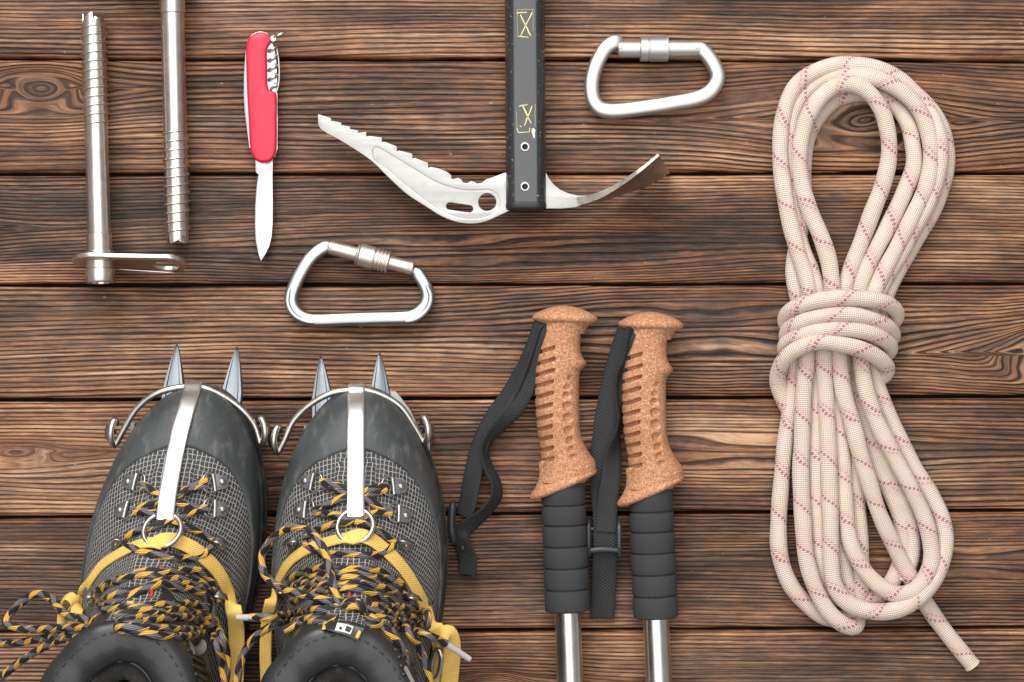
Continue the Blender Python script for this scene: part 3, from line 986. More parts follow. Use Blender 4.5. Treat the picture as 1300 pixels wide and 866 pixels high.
# ------------------------------------------------------------------ carabiners
def carabiner(label, body, r, zc, gate_a, gate_b, gr, sleeve, ms, group='carabiners', grooves=(), body_mat='alu'):
    t = thing('carabiner', label, 'carabiner', P(body[len(body) // 2][0], body[len(body) // 2][1], 0)[:2] + (0,), group)
    b = tube('body', [P(x, y, zc) for x, y in body], r, M[body_mat], t, 24, 3.0, pw=3.3, ry=r * 0.98, taper_ends=True)
    A = Vector(P(*gate_a, zc)); B = Vector(P(*gate_b, zc))
    L = (B - A).length
    g = lathe('gate', A, B, [(0, gr * 0.8), (1.5, gr), (L - 1.5, gr), (L, gr * 0.8)], M[ms], t, 28)
    s0, s1, sr = sleeve
    D = (B - A).normalized()
    S0 = A + D * s0; Ls = s1 - s0
    if len(grooves):     # ringed end
        prof = [(0, gr), (0.5, sr * 0.84), (1.6, sr * 0.9), (2.6, sr * .8), (4, sr * 0.9), (5.5, sr), (Ls * 0.52, sr), (Ls * 0.56, sr * 0.86)]
        k = Ls * 0.58
        while k < Ls - 4:
            prof += [(k, sr * 0.84), (k + 1.0, sr * 0.97), (k + 2.6, sr * 0.97), (k + 3.6, sr * 0.84)]
            k += 4.6
        prof += [(Ls - 1, sr * 0.84), (Ls, gr)]
        lathe('locking_sleeve', S0, S0 + D * Ls, prof, M[ms], t, 40)
    else:
        prof = [(0, gr), (0.4, sr * 0.92), (1.2, sr), (Ls * 0.28, sr), (Ls * 0.30, sr * 0.94), (Ls * 0.33, sr * 0.94), (Ls * 0.35, sr)]
        prof += [(Ls * q, sr) for q in np.linspace(0.36, 0.95, 16)] + [(Ls - .8, sr), (Ls, sr * 0.85), (Ls, gr)]
        v, f, u = lathe_data(S0, S0 + D * Ls, capped(prof), 72)
        # knurl: alternate ridges on the lower half of the sleeve
        v2 = []
        for i, p in enumerate(v):
            ringi, k = divmod(i, 72)
            tt = capped(prof)[ringi][0]
            q = Vector(p)
            ax = S0 + D * tt
            if Ls * 0.355 < tt < Ls * 0.955:
                q = ax + (q - ax) * (1.0 + (0.03 if (k + ringi) % 2 else -0.03))
            v2.append(tuple(q))
        mesh('locking_sleeve', v2, f, M[ms], t, uvs=u, sharp=30)
    # nose and hinge rivets
    for q, rr in ((0.03, 2.0), (0.95, 2.0)):
        c = A + D * (L * q)
        lathe('rivet', (c.x, c.y, zc + gr - 1.2), (c.x, c.y, zc + gr + 1), [(0, rr), (1.6, rr * .9), (2.1, rr * .4)], M[ms], t, 14)
    return t
b1 = [(791, 53.5), (781, 54), (770, 60.5), (760, 76), (753, 95), (751, 112), (753.5, 127), (761, 137), (772, 140.5), (786, 140.5), (816, 137), (854, 131), (886, 124.5), (900, 117.5), (909, 106), (911, 96), (907, 84), (899, 71.5), (890, 63), (879, 60)]
cb1 = carabiner('matt silver locking carabiner on the plank between the axe shaft and the rope', b1, 9.6, 17, (784, 62.5), (889, 62), 10.6, (28, 64, 15.6), 'alu')
b2 = [(424, 312.5), (415, 313), (404, 319), (394, 328), (385, 341), (377, 356), (371, 371), (369.5, 381), (373, 392), (381, 400.5), (392, 405.5), (405, 406.5), (432, 405.5), (478, 404), (510, 403.2), (523, 401.5), (534, 395), (541.5, 384), (543, 373), (539.5, 361.5), (533, 351), (526, 341.5)]
cb2 = carabiner('shiny silver locking carabiner with ringed sleeve in front of the knife blade', b2, 8.5, 14.5, (417, 313.5), (525, 341), 8.8, (36, 80, 14.6), 'sleeve_warm', grooves=(1,), body_mat='alu_bright')
# milled steps along both bends of the second carabiner
def bend_rib(pts, name='milled_rib'):
    tube(name, [P(x, y, 22.3) for x, y in pts], 3.3, M['alu_bright'], cb2, 10, 3, ry=1.6, taper_ends=True)
bend_rib([(367.5, 366), (364.8, 381), (368.5, 394), (378, 403.5), (390, 408.2), (399, 409.5)])
bend_rib([(541.5, 362), (546.5, 374), (545, 387), (537, 398.5), (526, 405.5), (515, 408)])
# ------------------------------------------------------------------ rope
def rope():
    t = thing('rope', 'cream climbing rope with pink flecks, bundled and bound by four turns', 'rope', P(1075, 420, 0)[:2] + (0,))
    R = 10.5
    def strand(name, pts, default=None, lab=None):
        q = []
        for p in pts:
            z = p[2] if len(p) > 2 else default
            q.append(P(p[0], p[1], z))
        # slight hand-laid unevenness
        q2 = [(a + rnd.uniform(-.7, .7), b + rnd.uniform(-.7, .7), c) for a, b, c in q]
        path = catmull(q2, 3.5)
        ph_ = rnd.uniform(0, 9)
        sc = [1 + 0.03 * math.sin(ph_ + i * 0.11) + 0.025 * math.sin(ph_ * 2 + i * 0.37) for i in range(len(path))]
        v, f, u = sweep(path, circ(R, 22, R * 0.95), False, scale=sc)
        du = rnd.uniform(0, 400)
        u = [[(a + du, b) for a, b in q] for q in u]
        return mesh(name, v, f, M['rope'], t, uvs=u, sharp=60, label=lab)
    # upper loops
    strand('rope_loop', [(1062, 430, 38), (1059, 395, 34), (1056, 359, 34), (1051, 329, 34), (1041, 299, 34), (1028, 269, 34), (1018, 235, 34), (1015, 200, 34), (1018, 172, 35), (1030, 141, 37), (1048, 119, 38), (1073, 107, 39), (1098, 114, 38), (1118, 137, 36), (1127, 166, 33), (1129, 199, 30), (1121, 236, 28), (1108, 269, 26), (1094, 306, 24), (1082, 336, 24), (1074, 365, 26), (1072, 400, 28), (1070, 430, 30)])
    strand('rope_loop', [(1030, 430, 30), (1029, 390, 28), (1024, 355, 27), (1013, 320, 26), (1003, 280, 24), (994, 235, 22), (991, 190, 20), (995, 143, 19), (1008, 113, 20), (1029, 95, 22), (1057, 84.5, 24), (1085, 83, 25), (1112, 86, 25), (1140, 100, 23), (1161, 119, 20), (1180, 138, 17), (1195, 162, 15), (1201, 189, 14), (1200, 222, 13), (1191, 253, 13), (1178, 281, 13), (1161, 309, 13), (1145, 336, 14), (1128, 366, 17), (1117, 400, 22), (1112, 430, 24)])
    strand('rope_loop', [(1045, 430, 24), (1040, 385, 22), (1030, 345, 20), (1016, 310, 16), (1008, 270, 14), (1003, 230, 13), (1002, 190, 12), (1006, 150, 13), (1018, 124, 15), (1040, 105, 18), (1065, 98, 24), (1093, 97, 32), (1120, 103, 36), (1147, 118, 36), (1168, 142, 35), (1180, 170, 34), (1182, 203, 34), (1176, 237, 34), (1159, 275, 34), (1140, 313, 34), (1120, 350, 34), (1109, 378, 36), (1104, 430, 36)])
    strand('rope_loop', [(1018, 420, 14), (1014, 385, 12), (1008, 345, 11.5), (1014, 305, 11.5), (1020, 260, 11.5), (1021, 215, 11.5), (1024, 180, 11.5), (1037, 150, 12), (1058, 128, 12.5), (1085, 119, 13), (1112, 120, 14), (1136, 133, 16), (1152, 158, 20), (1159, 185, 24), (1159, 212, 25), (1146, 250, 25), (1126, 290, 25), (1106, 330, 25), (1092, 365, 27), (1088, 430, 28)])
    # extra turn of the right-hand bundle seen between its neighbours
    strand('rope_loop', [(1150, 128, 14), (1176, 140, 24), (1190, 164, 31), (1194, 195, 33), (1189, 230, 31), (1176, 262, 30), (1157, 296, 28), (1139, 328, 27), (1121, 360, 28), (1100, 400, 30)], )
    # binding turns
    def wrap(pts, zs):
        strand('rope_wrap', [(a, b, z) for (a, b), z in zip(pts, zs)])
    wrap([(1010, 424), (998, 412), (998, 402), (1013, 390), (1041, 381.5), (1075, 378.5), (1110, 381), (1131, 388), (1138, 398), (1133, 409), (1120, 415)], [11, 13, 22, 44, 57, 60, 57, 42, 26, 14, 11])
    wrap([(1012, 440), (1000, 430), (1000, 421), (1018, 408), (1052, 400.5), (1087, 400.5), (1115, 408), (1130, 418), (1133, 428), (1122, 436)], [11, 13, 24, 46, 60, 60, 48, 30, 16, 11])
    wrap([(1010, 452), (998, 445), (998, 436), (1018, 425.5), (1048, 419), (1075, 418), (1103, 422), (1122, 431), (1130, 442), (1122, 452)], [11, 14, 26, 46, 59, 61, 54, 40, 22, 12])
    wrap([(1012, 530), (1001, 518), (993, 503), (988, 486), (990, 468), (999, 452), (1016, 440.5), (1041, 435), (1071, 437.5), (1098, 445), (1118, 457), (1125, 469), (1119, 478), (1108, 484)], [11, 12, 13, 18, 30, 44, 55, 61, 62, 56, 42, 26, 16, 12])
    # lower loops
    strand('rope_loop', [(1014, 425, 16), (1010, 455, 15), (1005, 505, 14), (997, 560, 14), (991, 620, 14), (988, 660, 14), (990, 703, 14), (1003, 741, 14), (1023, 767, 13), (1044, 782, 12), (1066, 786, 11.5), (1085, 776, 11.5), (1094, 750, 11.5), (1093, 711, 11.5), (1090, 660, 11.5), (1086, 610, 11.5), (1078, 545, 12), (1072, 490, 14), (1070, 440, 16)])
    strand('rope_loop', [(1024, 425, 36), (1023, 455, 34), (1021, 500, 32), (1018, 560, 31), (1017, 600, 31), (1019, 660, 32), (1024, 708, 33), (1036, 748, 34), (1053, 778, 34), (1070, 793, 32), (1084, 796, 25), (1089, 788, 15), (1083, 772, 11.5), (1074, 735, 11.5), (1068, 690, 11.5), (1062, 640, 11.5), (1056, 560, 12), (1050, 490, 14)])
    strand('rope_loop', [(1036, 425, 24), (1036, 455, 22), (1037, 500, 20), (1036, 560, 20), (1036, 600, 20), (1038, 660, 20), (1044, 710, 19), (1056, 748, 14), (1078, 764, 11.5), (1105, 762, 11.5), (1128, 744, 11.5), (1142, 718, 11.5), (1147, 692, 11.5), (1143, 662, 12), (1134, 632, 12), (1118, 595, 12), (1104, 550, 13), (1094, 500, 15), (1090, 440, 16)])
    strand('rope_loop', [(1046, 425, 38), (1046, 455, 37), (1048, 500, 34), (1051, 560, 33), (1053, 600, 33), (1054, 660, 34), (1055, 712, 35), (1061, 745, 36), (1077, 765, 37), (1103, 776, 38), (1133, 775.5, 38), (1161, 763, 37), (1182, 742, 35), (1195, 716, 32), (1200, 688, 28), (1196, 658, 24), (1183, 630, 20), (1160, 592, 18), (1133, 538, 18), (1113, 485, 20), (1106, 430, 24)])
    strand('rope_loop', [(1058, 425, 24), (1058, 455, 23), (1060, 500, 21), (1065, 541, 20), (1070, 592, 22), (1073, 643, 26), (1080, 691, 30), (1096, 721, 33), (1116, 743, 35), (1138, 754, 36), (1159, 751, 36), (1174, 737, 36), (1182, 712, 36), (1181, 686, 36), (1173, 658, 36), (1161, 628, 36), (1141, 590, 36), (1115, 538, 36), (1098, 490, 37), (1091, 440, 38)])
    strand('rope_loop', [(1146, 736, 11.5), (1155, 712, 11.5), (1158, 688, 11.5), (1154, 662, 12), (1144, 634, 13), (1128, 596, 14), (1112, 550, 14), (1102, 500, 15)])
    tail = strand('rope_tail', [(1066, 425, 38), (1066, 455, 37), (1071, 498, 36), (1082, 536, 36), (1092, 574, 36), (1103, 612, 35), (1116, 650, 33), (1134, 691, 27), (1151, 724, 19), (1165, 750, 12.5), (1181, 775, 11.5), (1204, 808, 11.5), (1234, 844, 11.5)])
    a = Vector(P(1233.5, 843.5, 11.5)); b = Vector(P(1237.5, 848.5, 11.5))
    e = lathe('cut_end', a, b, [(0, 10.6), (2.5, 10.8), (3.6, 9.0)], M['rope_end'], t, 24)
rope()

# ------------------------------------------------------------------ trekking poles
def interp(tab, x):
    xs = [q[0] for q in tab]
    return [float(np.interp(x, xs, [q[k] for q in tab])) for k in range(1, len(tab[0]))]

def smooth_interp(tab, x):
    # cosine-smoothed average of neighbours
    s = 0; acc = None
    for d, wt in ((-4, 1), (-2, 2), (0, 3), (2, 2), (4, 1)):
        v = interp(tab, x + d); s += wt
        acc = [a + wt * b for a, b in zip(acc, v)] if acc else [wt * b for b in v]
    return [a / s for a in acc]

def pole(label, dx, dy, tilt, strap_fn):
    """handle traced for the first pole, shifted by (dx,dy) in the table plane"""
    zc = 34.0
    t = thing('trekking_pole', label, 'trekking pole', (716 + dx, 640 + dy, 0), 'trekking poles')
    def K(x, y):
        return (560 + x / 3.765, 370 + y / 3.765)
    # silhouette rows: y, left, right (picture px) at the axis height
    rows = [(150, 490, 688), (175, 484, 676), (200, 480, 668), (250, 470, 664), (290, 461, 667), (315, 457, 676), (335, 455, 692), (347, 454, 701), (358, 452, 690), (375, 450, 668), (400, 449, 661), (450, 448, 660), (550, 450, 660),
            (650, 457, 663), (700, 466, 672), (740, 472, 690), (780, 477, 714), (810, 480, 738), (840, 482, 742), (866, 483, 736)]
    tab = [(370 + y / 3.765, 560 + l / 3.765, 560 + r / 3.765) for y, l, r in rows]
    # lower flare, tilted rim: (y) left and right edges
    tab += [(605, 687.5, 750), (612, 684, 742)]
    y0, y1 = tab[0][0], 612
    NR, NA = 280, 112
    verts = []; faces = []
    ca, sa = math.cos(tilt), math.sin(tilt)
    piv = (716.0, 620.0)
    def place(x, y, z):
        # plan coords of the first pole, turned by tilt about the flare, then shifted
        X, Y, Z = P(x, y, zc)
        ax, ay, _ = P(piv[0], piv[1], zc)
        a, b = X - ax, Y - ay
        return (ax + a * ca - b * sa + dx, ay + a * sa + b * ca + dy, z)
    slots = [(268 + 53.0 * k * 0.985, ) for k in range(11)]
    slot_tab = [(538, 268), (538, 322), (536, 375), (533, 428), (530, 482), (527, 536), (525, 590), (525, 640), (527, 690), (530, 742), (532, 794)]
    dim_tab = [(612, 412, 10), (602, 456, 13), (598, 497, 16), (601, 546, 18), (604, 602, 21), (608, 662, 19), (614, 710, 17), (622, 750, 14), (630, 786, 12)]
    slot_px = [K(*q) for q in slot_tab]
    dim_px = [(K(a, b)[0], K(a, b)[1], r / 3.765) for a, b, r in dim_tab]
    def body_row(fr):
        y = y0 + (y1 - y0) * fr
        l, r = smooth_interp(tab, y)
        return y, l, r
    for i in range(NR):
        y, l, r = body_row(i / (NR - 1))
        cx, hw = (l + r) / 2, (r - l) / 2
        skew = 0.0
        depth = min(hw, 27) * 0.98
        for k in range(NA):
            a = 2 * math.pi * k / NA
            c, s = math.cos(a), math.sin(a)
            pw = 2.3
            x = cx + hw * math.copysign(abs(c) ** (2 / pw), c)
            z = zc + depth * math.copysign(abs(s) ** (2 / pw), s)
            # grip slots on the palm side (both faces), dimples on the finger side
            cut = 0.0
            for sx, sy in slot_px:
                L_ = 21.0
                rel = (sx - x)
                yy = sy + rel * 0.30
                if -1.5 < rel < L_ + 14:
                    q = abs(y - yy)
                    if q < 2.7:
                        edge = min(1, (rel + 1.5) / 2.5)
                        cut = max(cut, 9.0 * edge * (1 - max(0, q - 1.5) / 1.2 if q > 1.5 else 1))
            if s > 0.1:
                for ux, uy, ur in dim_px:
                    d2 = (x - ux) ** 2 + (y - uy) ** 2
                    if d2 < (ur * 1.2) ** 2:
                        q = math.sqrt(d2) / ur
                        cut = max(cut, 3.8 * min(1, max(0, (1.2 - q) / 0.3)))
            if cut:
                cut *= min(1.0, 0.15 + 1.0 * max(0.0, abs(s)))
                nx_, nz_ = c / max(hw, 1), s / max(depth, 1)
                L_ = math.hypot(nx_, nz_)
                x -= cut * nx_ / L_; z -= cut * nz_ / L_
            X, Y, Z = place(x, y, z)
            verts.append((X, Y, Z))
    for i in range(NR - 1):
        for k in range(NA):
            k2 = (k + 1) % NA
            faces.append((i * NA + k, i * NA + k2, (i + 1) * NA + k2, (i + 1) * NA + k))
    faces.append(tuple(range(NA))); faces.append(tuple((NR - 1) * NA + k for k in range(NA)))
    grip = mesh('cork_grip', verts, faces, M['cork'], t, sharp=70)
    # domed head of the grip (tilted mushroom), and the flared skirt
    def disc(name, c0, half, axis_ang, prof, zr):
        """lathe-like solid about an in-plane axis; prof: (along, radius fraction)"""
        vs = []; fs = []
        n = 48
        d = (math.cos(axis_ang), math.sin(axis_ang)); sd = (-d[1], d[0])
        for al, rf in prof:
            for k in range(n):
                a = 2 * math.pi * k / n
                u = half * rf * math.cos(a); z = zc + zr * rf * math.sin(a)
                vs.append(place(c0[0] + d[0] * al + sd[0] * u, c0[1] + d[1] * al + sd[1] * u, z))
        for i in range(len(prof) - 1):
            for k in range(n):
                k2 = (k + 1) % n
                fs.append((i * n + k, i * n + k2, (i + 1) * n + k2, (i + 1) * n + k))
        fs.append(tuple(range(n))); fs.append(tuple((len(prof) - 1) * n + k for k in range(n)))
        return mesh(name, vs, fs, M['cork'], t, sharp=70)
    disc('grip_head', (717, 409), 41.5, math.radians(-88), [(-14, 0.62), (-7, 0.68), (-2, 0.78), (0.5, 0.93), (2.5, 0.99), (5, 1.0), (7.5, 0.97), (11, 0.86), (15, 0.66), (18.5, 0.42), (20.5, 0.2), (21, 0.05)], 31)
    disc('grip_skirt', (714.5, 613), 46.5, math.radians(67), [(-36, 0.40), (-26, 0.46), (-16, 0.57), (-8, 0.74), (-3, 0.92), (0, 0.985), (1.5, 1.0), (3.5, 0.985), (5.5, 0.93), (6.5, 0.8)], 31)
    # foam sleeve with grooves
    A = Vector(place(714.5, 612, zc)); B = Vector(place(720.5, 776, zc))
    L = (B - A).length
    ys = [0, 29, 54.5, 81.5, 109, 136.5, 165]
    prof = [(0, 24)]
    for i in range(6):
        a, b = ys[i] * L / 165, ys[i + 1] * L / 165
        rr = 27.6 + 0.12 * i
        prof += [(a + 0.9, rr - 2.8), (a + 1.3, rr - 0.5), (a + 2.6, rr), ((a + b) / 2, rr + .15), (b - 2.6, rr), (b - 1.3, rr - 0.5), (b - 0.9, rr - 2.8)]
    prof[-1] = (L, 24); prof.append((L, 17)); prof.append((L - 4, 16))
    lathe('foam_sleeve', A, B, prof, M['foam'], t, 56, sharp=50)
    # metal tube running on beyond the picture
    D = (B - A).normalized()
    T0 = B - D * 20; T1 = T0 + D * 420
    lathe('tube', T0, T1, [(0, 16.6), (420, 16.6)], M['chrome'], t, 56)
    strap_fn(t, place, zc)
    return t

UPV = (0, 0, 1)
def strap_one(t, place, zc):
    def q(x, y, z, nx, ny, nz):
        p = P(x, y, z)
        return (p[0], p[1], p[2], nx, ny, nz)
    # back layer: leaves the slot under the head, twists on edge, ends at the buckle
    back = [q(694, 404, 40, -.75, -.2, .6), (q(684, 410, 40, -.85, -.25, .45)), q(676, 432, 36, -.85, -.3, .4), q(662, 468, 31, -.75, -.35, .55), q(646, 500, 26, -.55, -.35, .75), q(628, 526, 22, -.5, -.3, .8), q(614, 552, 20, -.5, -.25, .8), q(604, 585, 19, -.45, -.1, .88), q(598, 615, 18, -.4, 0, .9), q(594, 638, 17, -.5, .1, .85), q(588, 655, 16, -.6, .1, .8)]
    ribbon('wrist_strap', back, 25, 2.6, M['web_black'], t)
    front = [q(690, 408, 46, -.6, .3, .75), q(684, 420, 44, -.7, .2, .7), q(677, 446, 40, -.6, .1, .8), q(671, 480, 36, -.35, .05, .93), q(657, 512, 32, -.2, .3, .93), q(638, 536, 29, .3, .5, .8), q(621, 556, 27, .75, .35, .55), q(615, 574, 26, .9, -.1, .4), q(620, 594, 25, .8, -.4, .45), q(629, 612, 24, .85, -.2, .5), q(630, 630, 23, .75, .3, .6), q(618, 648, 22, .5, .6, .6), q(602, 662, 20, .3, .6, .75), q(590, 671, 18, .1, .5, .85), q(584, 679, 17, -.4, .3, .85), q(588, 694, 14, -.5, .1, .85), q(594, 710, 11, -.35, 0, .93), q(592, 729, 9, -.3, 0, .95)]
    ribbon('wrist_strap', front, 24, 2.6, M['web_black'], t)
    # buckle, turned on edge
    c = P(578, 662, 20)
    pts = [(576, 636, 20), (574, 648, 22), (573, 664, 23), (574.5, 680, 22), (577, 690, 20)]
    b = tube('buckle', [P(*p) for p in pts], 5.2, M['plastic'], t, 14, ry=13, pw=2.6, taper_ends=True)
    tube('buckle_bar', [P(577, 668, 14), P(584, 676, 12), P(588, 688, 12), P(587, 698, 14)], 4.2, M['plastic'], t, 12, taper_ends=True)

def strap_two(t, place, zc):
    def q(x, y, z, nx, ny, nz):
        p = P(x, y, z)
        return (p[0], p[1], p[2], nx, ny, nz)
    under = [q(802, 412, 44, -.6, .1, .75), q(794, 424, 44, -.7, 0, .7), q(788, 446, 40, -.6, 0, .8), q(780, 480, 34, -.4, 0, .9), q(773, 515, 28, -.25, 0, .96), q(768, 550, 23, -.15, 0, .98), q(765, 585, 20, -.1, 0, 1), q(765, 620, 20, 0, 0, 1), q(768, 650, 22, 0, 0, 1), q(769, 680, 24, 0, 0, 1), q(768.5, 697, 22, 0, 0, 1), q(767.5, 715, 18, 0, 0, 1), q(766.5, 745, 12, 0, 0, 1), q(764.5, 784, 8, 0, 0, 1)]
    ribbon('wrist_strap', under, 31, 2.6, M['web_black'], t)
    edge = [q(805, 416, 50, .6, .1, .7), q(801, 430, 48, .8, 0, .55), q(794, 456, 44, .93, .1, .3), q(786, 474, 40, .93, .1, .3), q(784, 492, 37, .95, 0, .25), q(785, 512, 34, .95, 0, .25), q(787, 530, 32, .95, .1, .25), q(783, 552, 29, .9, .1, .3), q(778, 580, 27, .5, 0, .8), q(776, 605, 26, .2, 0, .95), q(772, 630, 26, .1, 0, 1), q(770, 655, 26, 0, 0, 1), q(769, 675, 27, 0, 0, 1)]
    ribbon('wrist_strap', edge, 26, 2.6, M['web_black'], t)
    # ladder-lock buckle lying flat
    for x in (747.5, 786.5):
        tube('buckle_side', [P(x, 660, 20), P(x - .5, 672, 27), P(x - .5, 690, 29), P(x, 706, 26)], 3.4, M['plastic'], t, 12, ry=5, pw=2.8, taper_ends=True)
    tube('buckle_bar', [P(747, 699, 28), P(767, 697.5, 29), P(787, 699, 28)], 3.6, M['plastic'], t, 12, pw=2.6)
    tube('buckle_bar', [P(748, 672, 20), P(767, 671, 20), P(786, 672, 20)], 3.0, M['plastic'], t, 10)
pole('trekking pole with cork grip, wrist strap lying bunched beside a boot', 0, 0, 0.0, strap_one)
pole('trekking pole with cork grip, flat wrist strap and open square buckle beside it', 109.5, 8, -0.008, strap_two)
# ------------------------------------------------------------------ boots with crampons
# levels: z, front, back, half width (plan units, measured from the toe tip)
LEV = [(96, 4, 588, 103), (112, -1, 592, 107), (130, -2, 592, 108), (148, 4, 590, 106.5), (164, 14, 588, 102), (177, 30, 585, 95.5), (187, 50, 582, 89), (197, 78, 578, 83.5),
       (209, 108, 573, 78.5), (225, 138, 566, 73), (245, 166, 558, 68.5), (270, 190, 550, 67), (300, 212, 545, 70), (330, 228, 545, 78), (360, 240, 548, 87), (385, 247, 550, 92)]
def prof_w(q, k):
    """k 0 low (foot-shaped) .. 1 high (oval)"""
    if q < 0.36:
        a = (1 - ((0.36 - q) / 0.36) ** 2.05) ** (1 / 2.0)
    elif q < 0.80:
        dip = 0.17 * (1 - k)
        a = 1 - dip * (0.5 - 0.5 * math.cos(min(1, (q - 0.36) / 0.30) * math.pi))
    else:
        dip = 0.17 * (1 - k)
        a = (1 - dip) * (max(0, 1 - ((q - 0.80) / 0.20) ** 2.4)) ** (1 / 2.4)
    return a

def boot(label, cx, ytoe, lean, mir, group):
    t = thing('boot', label, 'boot', (cx, ytoe + 290, 0), group)
    NT_ = 15
    tz = np.linspace(0, 1, len(LEV))
    arr = np.array(LEV, float)
    def lev(tt):
        # smooth interpolation through the levels
        x = min(max(tt, 0), 1) * (len(LEV) - 1)
        i = min(int(x), len(LEV) - 2); f = x - i
        p0 = arr[max(i - 1, 0)]; p1 = arr[i]; p2 = arr[i + 1]; p3 = arr[min(i + 2, len(LEV) - 1)]
        return 0.5 * ((2 * p1) + (-p0 + p2) * f + (2 * p0 - 5 * p1 + 4 * p2 - p3) * f * f + (-p0 + 3 * p1 - 3 * p2 + p3) * f ** 3)
    def pt(th, tt, off=0.0):
        z, vf, vb, hw = lev(tt)
        vf -= off; vb += off; hw = hw + off
        q = (1 - math.cos(th)) / 2
        v = vf + (vb - vf) * q
        k = min(1, max(0, (z - 180) / 100))
        s = math.copysign(1, math.sin(th)) if abs(math.sin(th)) > 1e-9 else 0
        a = prof_w(q, k)
        x = hw * 0.925 * a * s
        # medial side straighter, lateral side swept
        sk = 5 * (1 - k * 0.6) * math.exp(-(v / 120) ** 2)
        x += mir * sk
        if s * mir > 0: x *= 1.02
        zz = z + off * 0.6
        return (cx + x + lean * v, ytoe + v, zz)
    NTH = 120
    def ths():
        # finer steps round the toe
        r = []
        for i in range(NTH):
            u = i / NTH * 2 * math.pi
            r.append(u)
        return r
    TH = ths()
    def uvp(p):
        x, y, z = p
        zt = float(np.interp(y - ytoe, arr[:, 1], arr[:, 0]))
        dz = max(0, zt - z)
        sx = x - cx - lean * (y - ytoe)
        return (sx + math.copysign(dz * 0.85, sx), (y - ytoe) + 0.85 * min(z, zt))
    def surface(name, t0, t1, off, mat, rows, lab=None, closed_edge=True):
        vs = []; fs = []
        for i in range(rows):
            f = i / (rows - 1)
            for th in TH:
                a = t0(th) if callable(t0) else t0; b = t1(th) if callable(t1) else t1
                vs.append(pt(th, a + (b - a) * f, off))
        n = len(TH)
        if closed_edge:      # lip turned inwards at the upper edge
            for th in TH:
                b = t1(th) if callable(t1) else t1
                vs.append(pt(th, b + 0.004, off * 0.55))
            for th in TH:
                b = t1(th) if callable(t1) else t1
                vs.append(pt(th, b + 0.002, -2.0))
            rows += 2
        for i in range(rows - 1):
            for k in range(n):
                k2 = (k + 1) % n
                fs.append((i * n + k, i * n + k2, (i + 1) * n + k2, (i + 1) * n + k))
        uv = []
        for f in fs:
            u4 = [uvp(vs[j]) for j in f]
            us = [q[0] for q in u4]
            if max(us) - min(us) > 60:      # centre seam under the toe
                m = sum(abs(q) for q in us) / 4
                u4 = [(math.copysign(abs(q[0]), us[0]), q[1]) for q in u4]
            uv.append(u4)
        return mesh(name, vs, fs, mat, t, uvs=uv, label=lab, sharp=70)
    upper = surface('upper', 0.0, 1.0, 0.0, M['mesh'], 60, closed_edge=False, lab='grey woven mesh upper')
    def rand_top(th):
        # high over the toe, dropping along both sides
        q = (1 - math.cos(th)) / 2
        v = q * 590
        tip = 0.43
        side = 0.20
        w_ = math.exp(-(v / 112) ** 1.5)
        return side + (tip - side) * w_
    # padded tongue that follows the instep
    vs = []; fs = []; NS = 14; NRW = 40
    for i in range(NRW):
        tt = 0.46 + 0.54 * i / (NRW - 1)
        hw_ = lev(tt)[3]
        for j in range(NS + 1):
            sx = -1 + 2 * j / NS
            a_ = min(0.9, (25 + 12 * i / NRW) * abs(sx) / hw_)
            q_ = 0.36 * (1 - math.sqrt(max(0, 1 - a_ * a_)))
            vs.append(pt(math.copysign(math.acos(1 - 2 * q_), sx) if sx else 1e-6, tt, 0.6 + 3.4 * (1 - sx * sx) ** 0.5))
    for i in range(NRW - 1):
        for j in range(NS):
            b_ = i * (NS + 1) + j
            fs.append((b_, b_ + 1, b_ + NS + 2, b_ + NS + 1))
    mesh('tongue', vs, fs, M['mesh'], t, uvs=[[uvp(vs[k]) for k in f] for f in fs])
    surface('toe_rand', 0.0, rand_top, 3.2, M['rand'], 14, lab='dark rubber toe rand')
    surface('heel_counter', lambda th: 0.2, lambda th: 0.2 + 0.5 * max(0, min(1, ((1 - math.cos(th)) / 2 - 0.62) / 0.2)), 2.4, M['leather'], 10)
    # sole with a stepped edge
    vs = []; fs = []
    prof = [(62, -4, -2.0), (66, 5, 0), (84, 8, 0), (86, 5, 0), (97, 6.5, 0), (101, 4, 0), (101, -6, 0)]
    for z, off, _ in prof:
        for th in TH:
            p = pt(th, 0.06, off)
            vs.append((p[0], p[1], z))
    n = len(TH)
    for i in range(len(prof) - 1):
        for k in range(n):
            k2 = (k + 1) % n
            fs.append((i * n + k, i * n + k2, (i + 1) * n + k2, (i + 1) * n + k))
    fs.append(tuple(range(n)))
    sole = mesh('sole', vs, fs, M['sole'], t, sharp=40)
    # ankle: leather collar, lining and footbed
    def ring_pts(tt, off, z=None, m=64):
        out = []
        for k in range(m):
            p = pt(2 * math.pi * k / m, tt, off)
            out.append((p[0], p[1], p[2] if z is None else z))
        return out
    surface('ankle_leather', 0.80, 1.0, 3.0, M['leather'], 10)
    cpath = catmull(ring_pts(1.0, -17, 382), 5, True)
    csc = [1 + 0.035 * math.sin(i * 0.9) * math.sin(i * 0.23) + 0.03 * math.sin(i * 0.41 + 1) for i in range(len(cpath))]
    v_, f_, u_ = sweep(cpath, circ(24, 22, 14, 2.3), True, up=Vector((0, 0, 1)), scale=csc)
    mesh('collar', v_, f_, M['leather'], t, uvs=u_)
    # stitching along the collar
    n_ = len(cpath)
    ss = catmull(ring_pts(1.0, -6, 395.3), 4, True)
    segs_ = []
    for i in range(0, len(ss) - 1, 2):
        segs_.append(sweep([ss[i], (ss[i] + ss[i + 1]) / 2, ss[i + 1]], circ(0.9, 6)))
    mesh('collar_stitching', *merge(segs_)[:2], M['foam'], t)
    tube('inner_cuff', ring_pts(1.0, -48, 362), 15, M['lining'], t, 16, 8, closed=True)
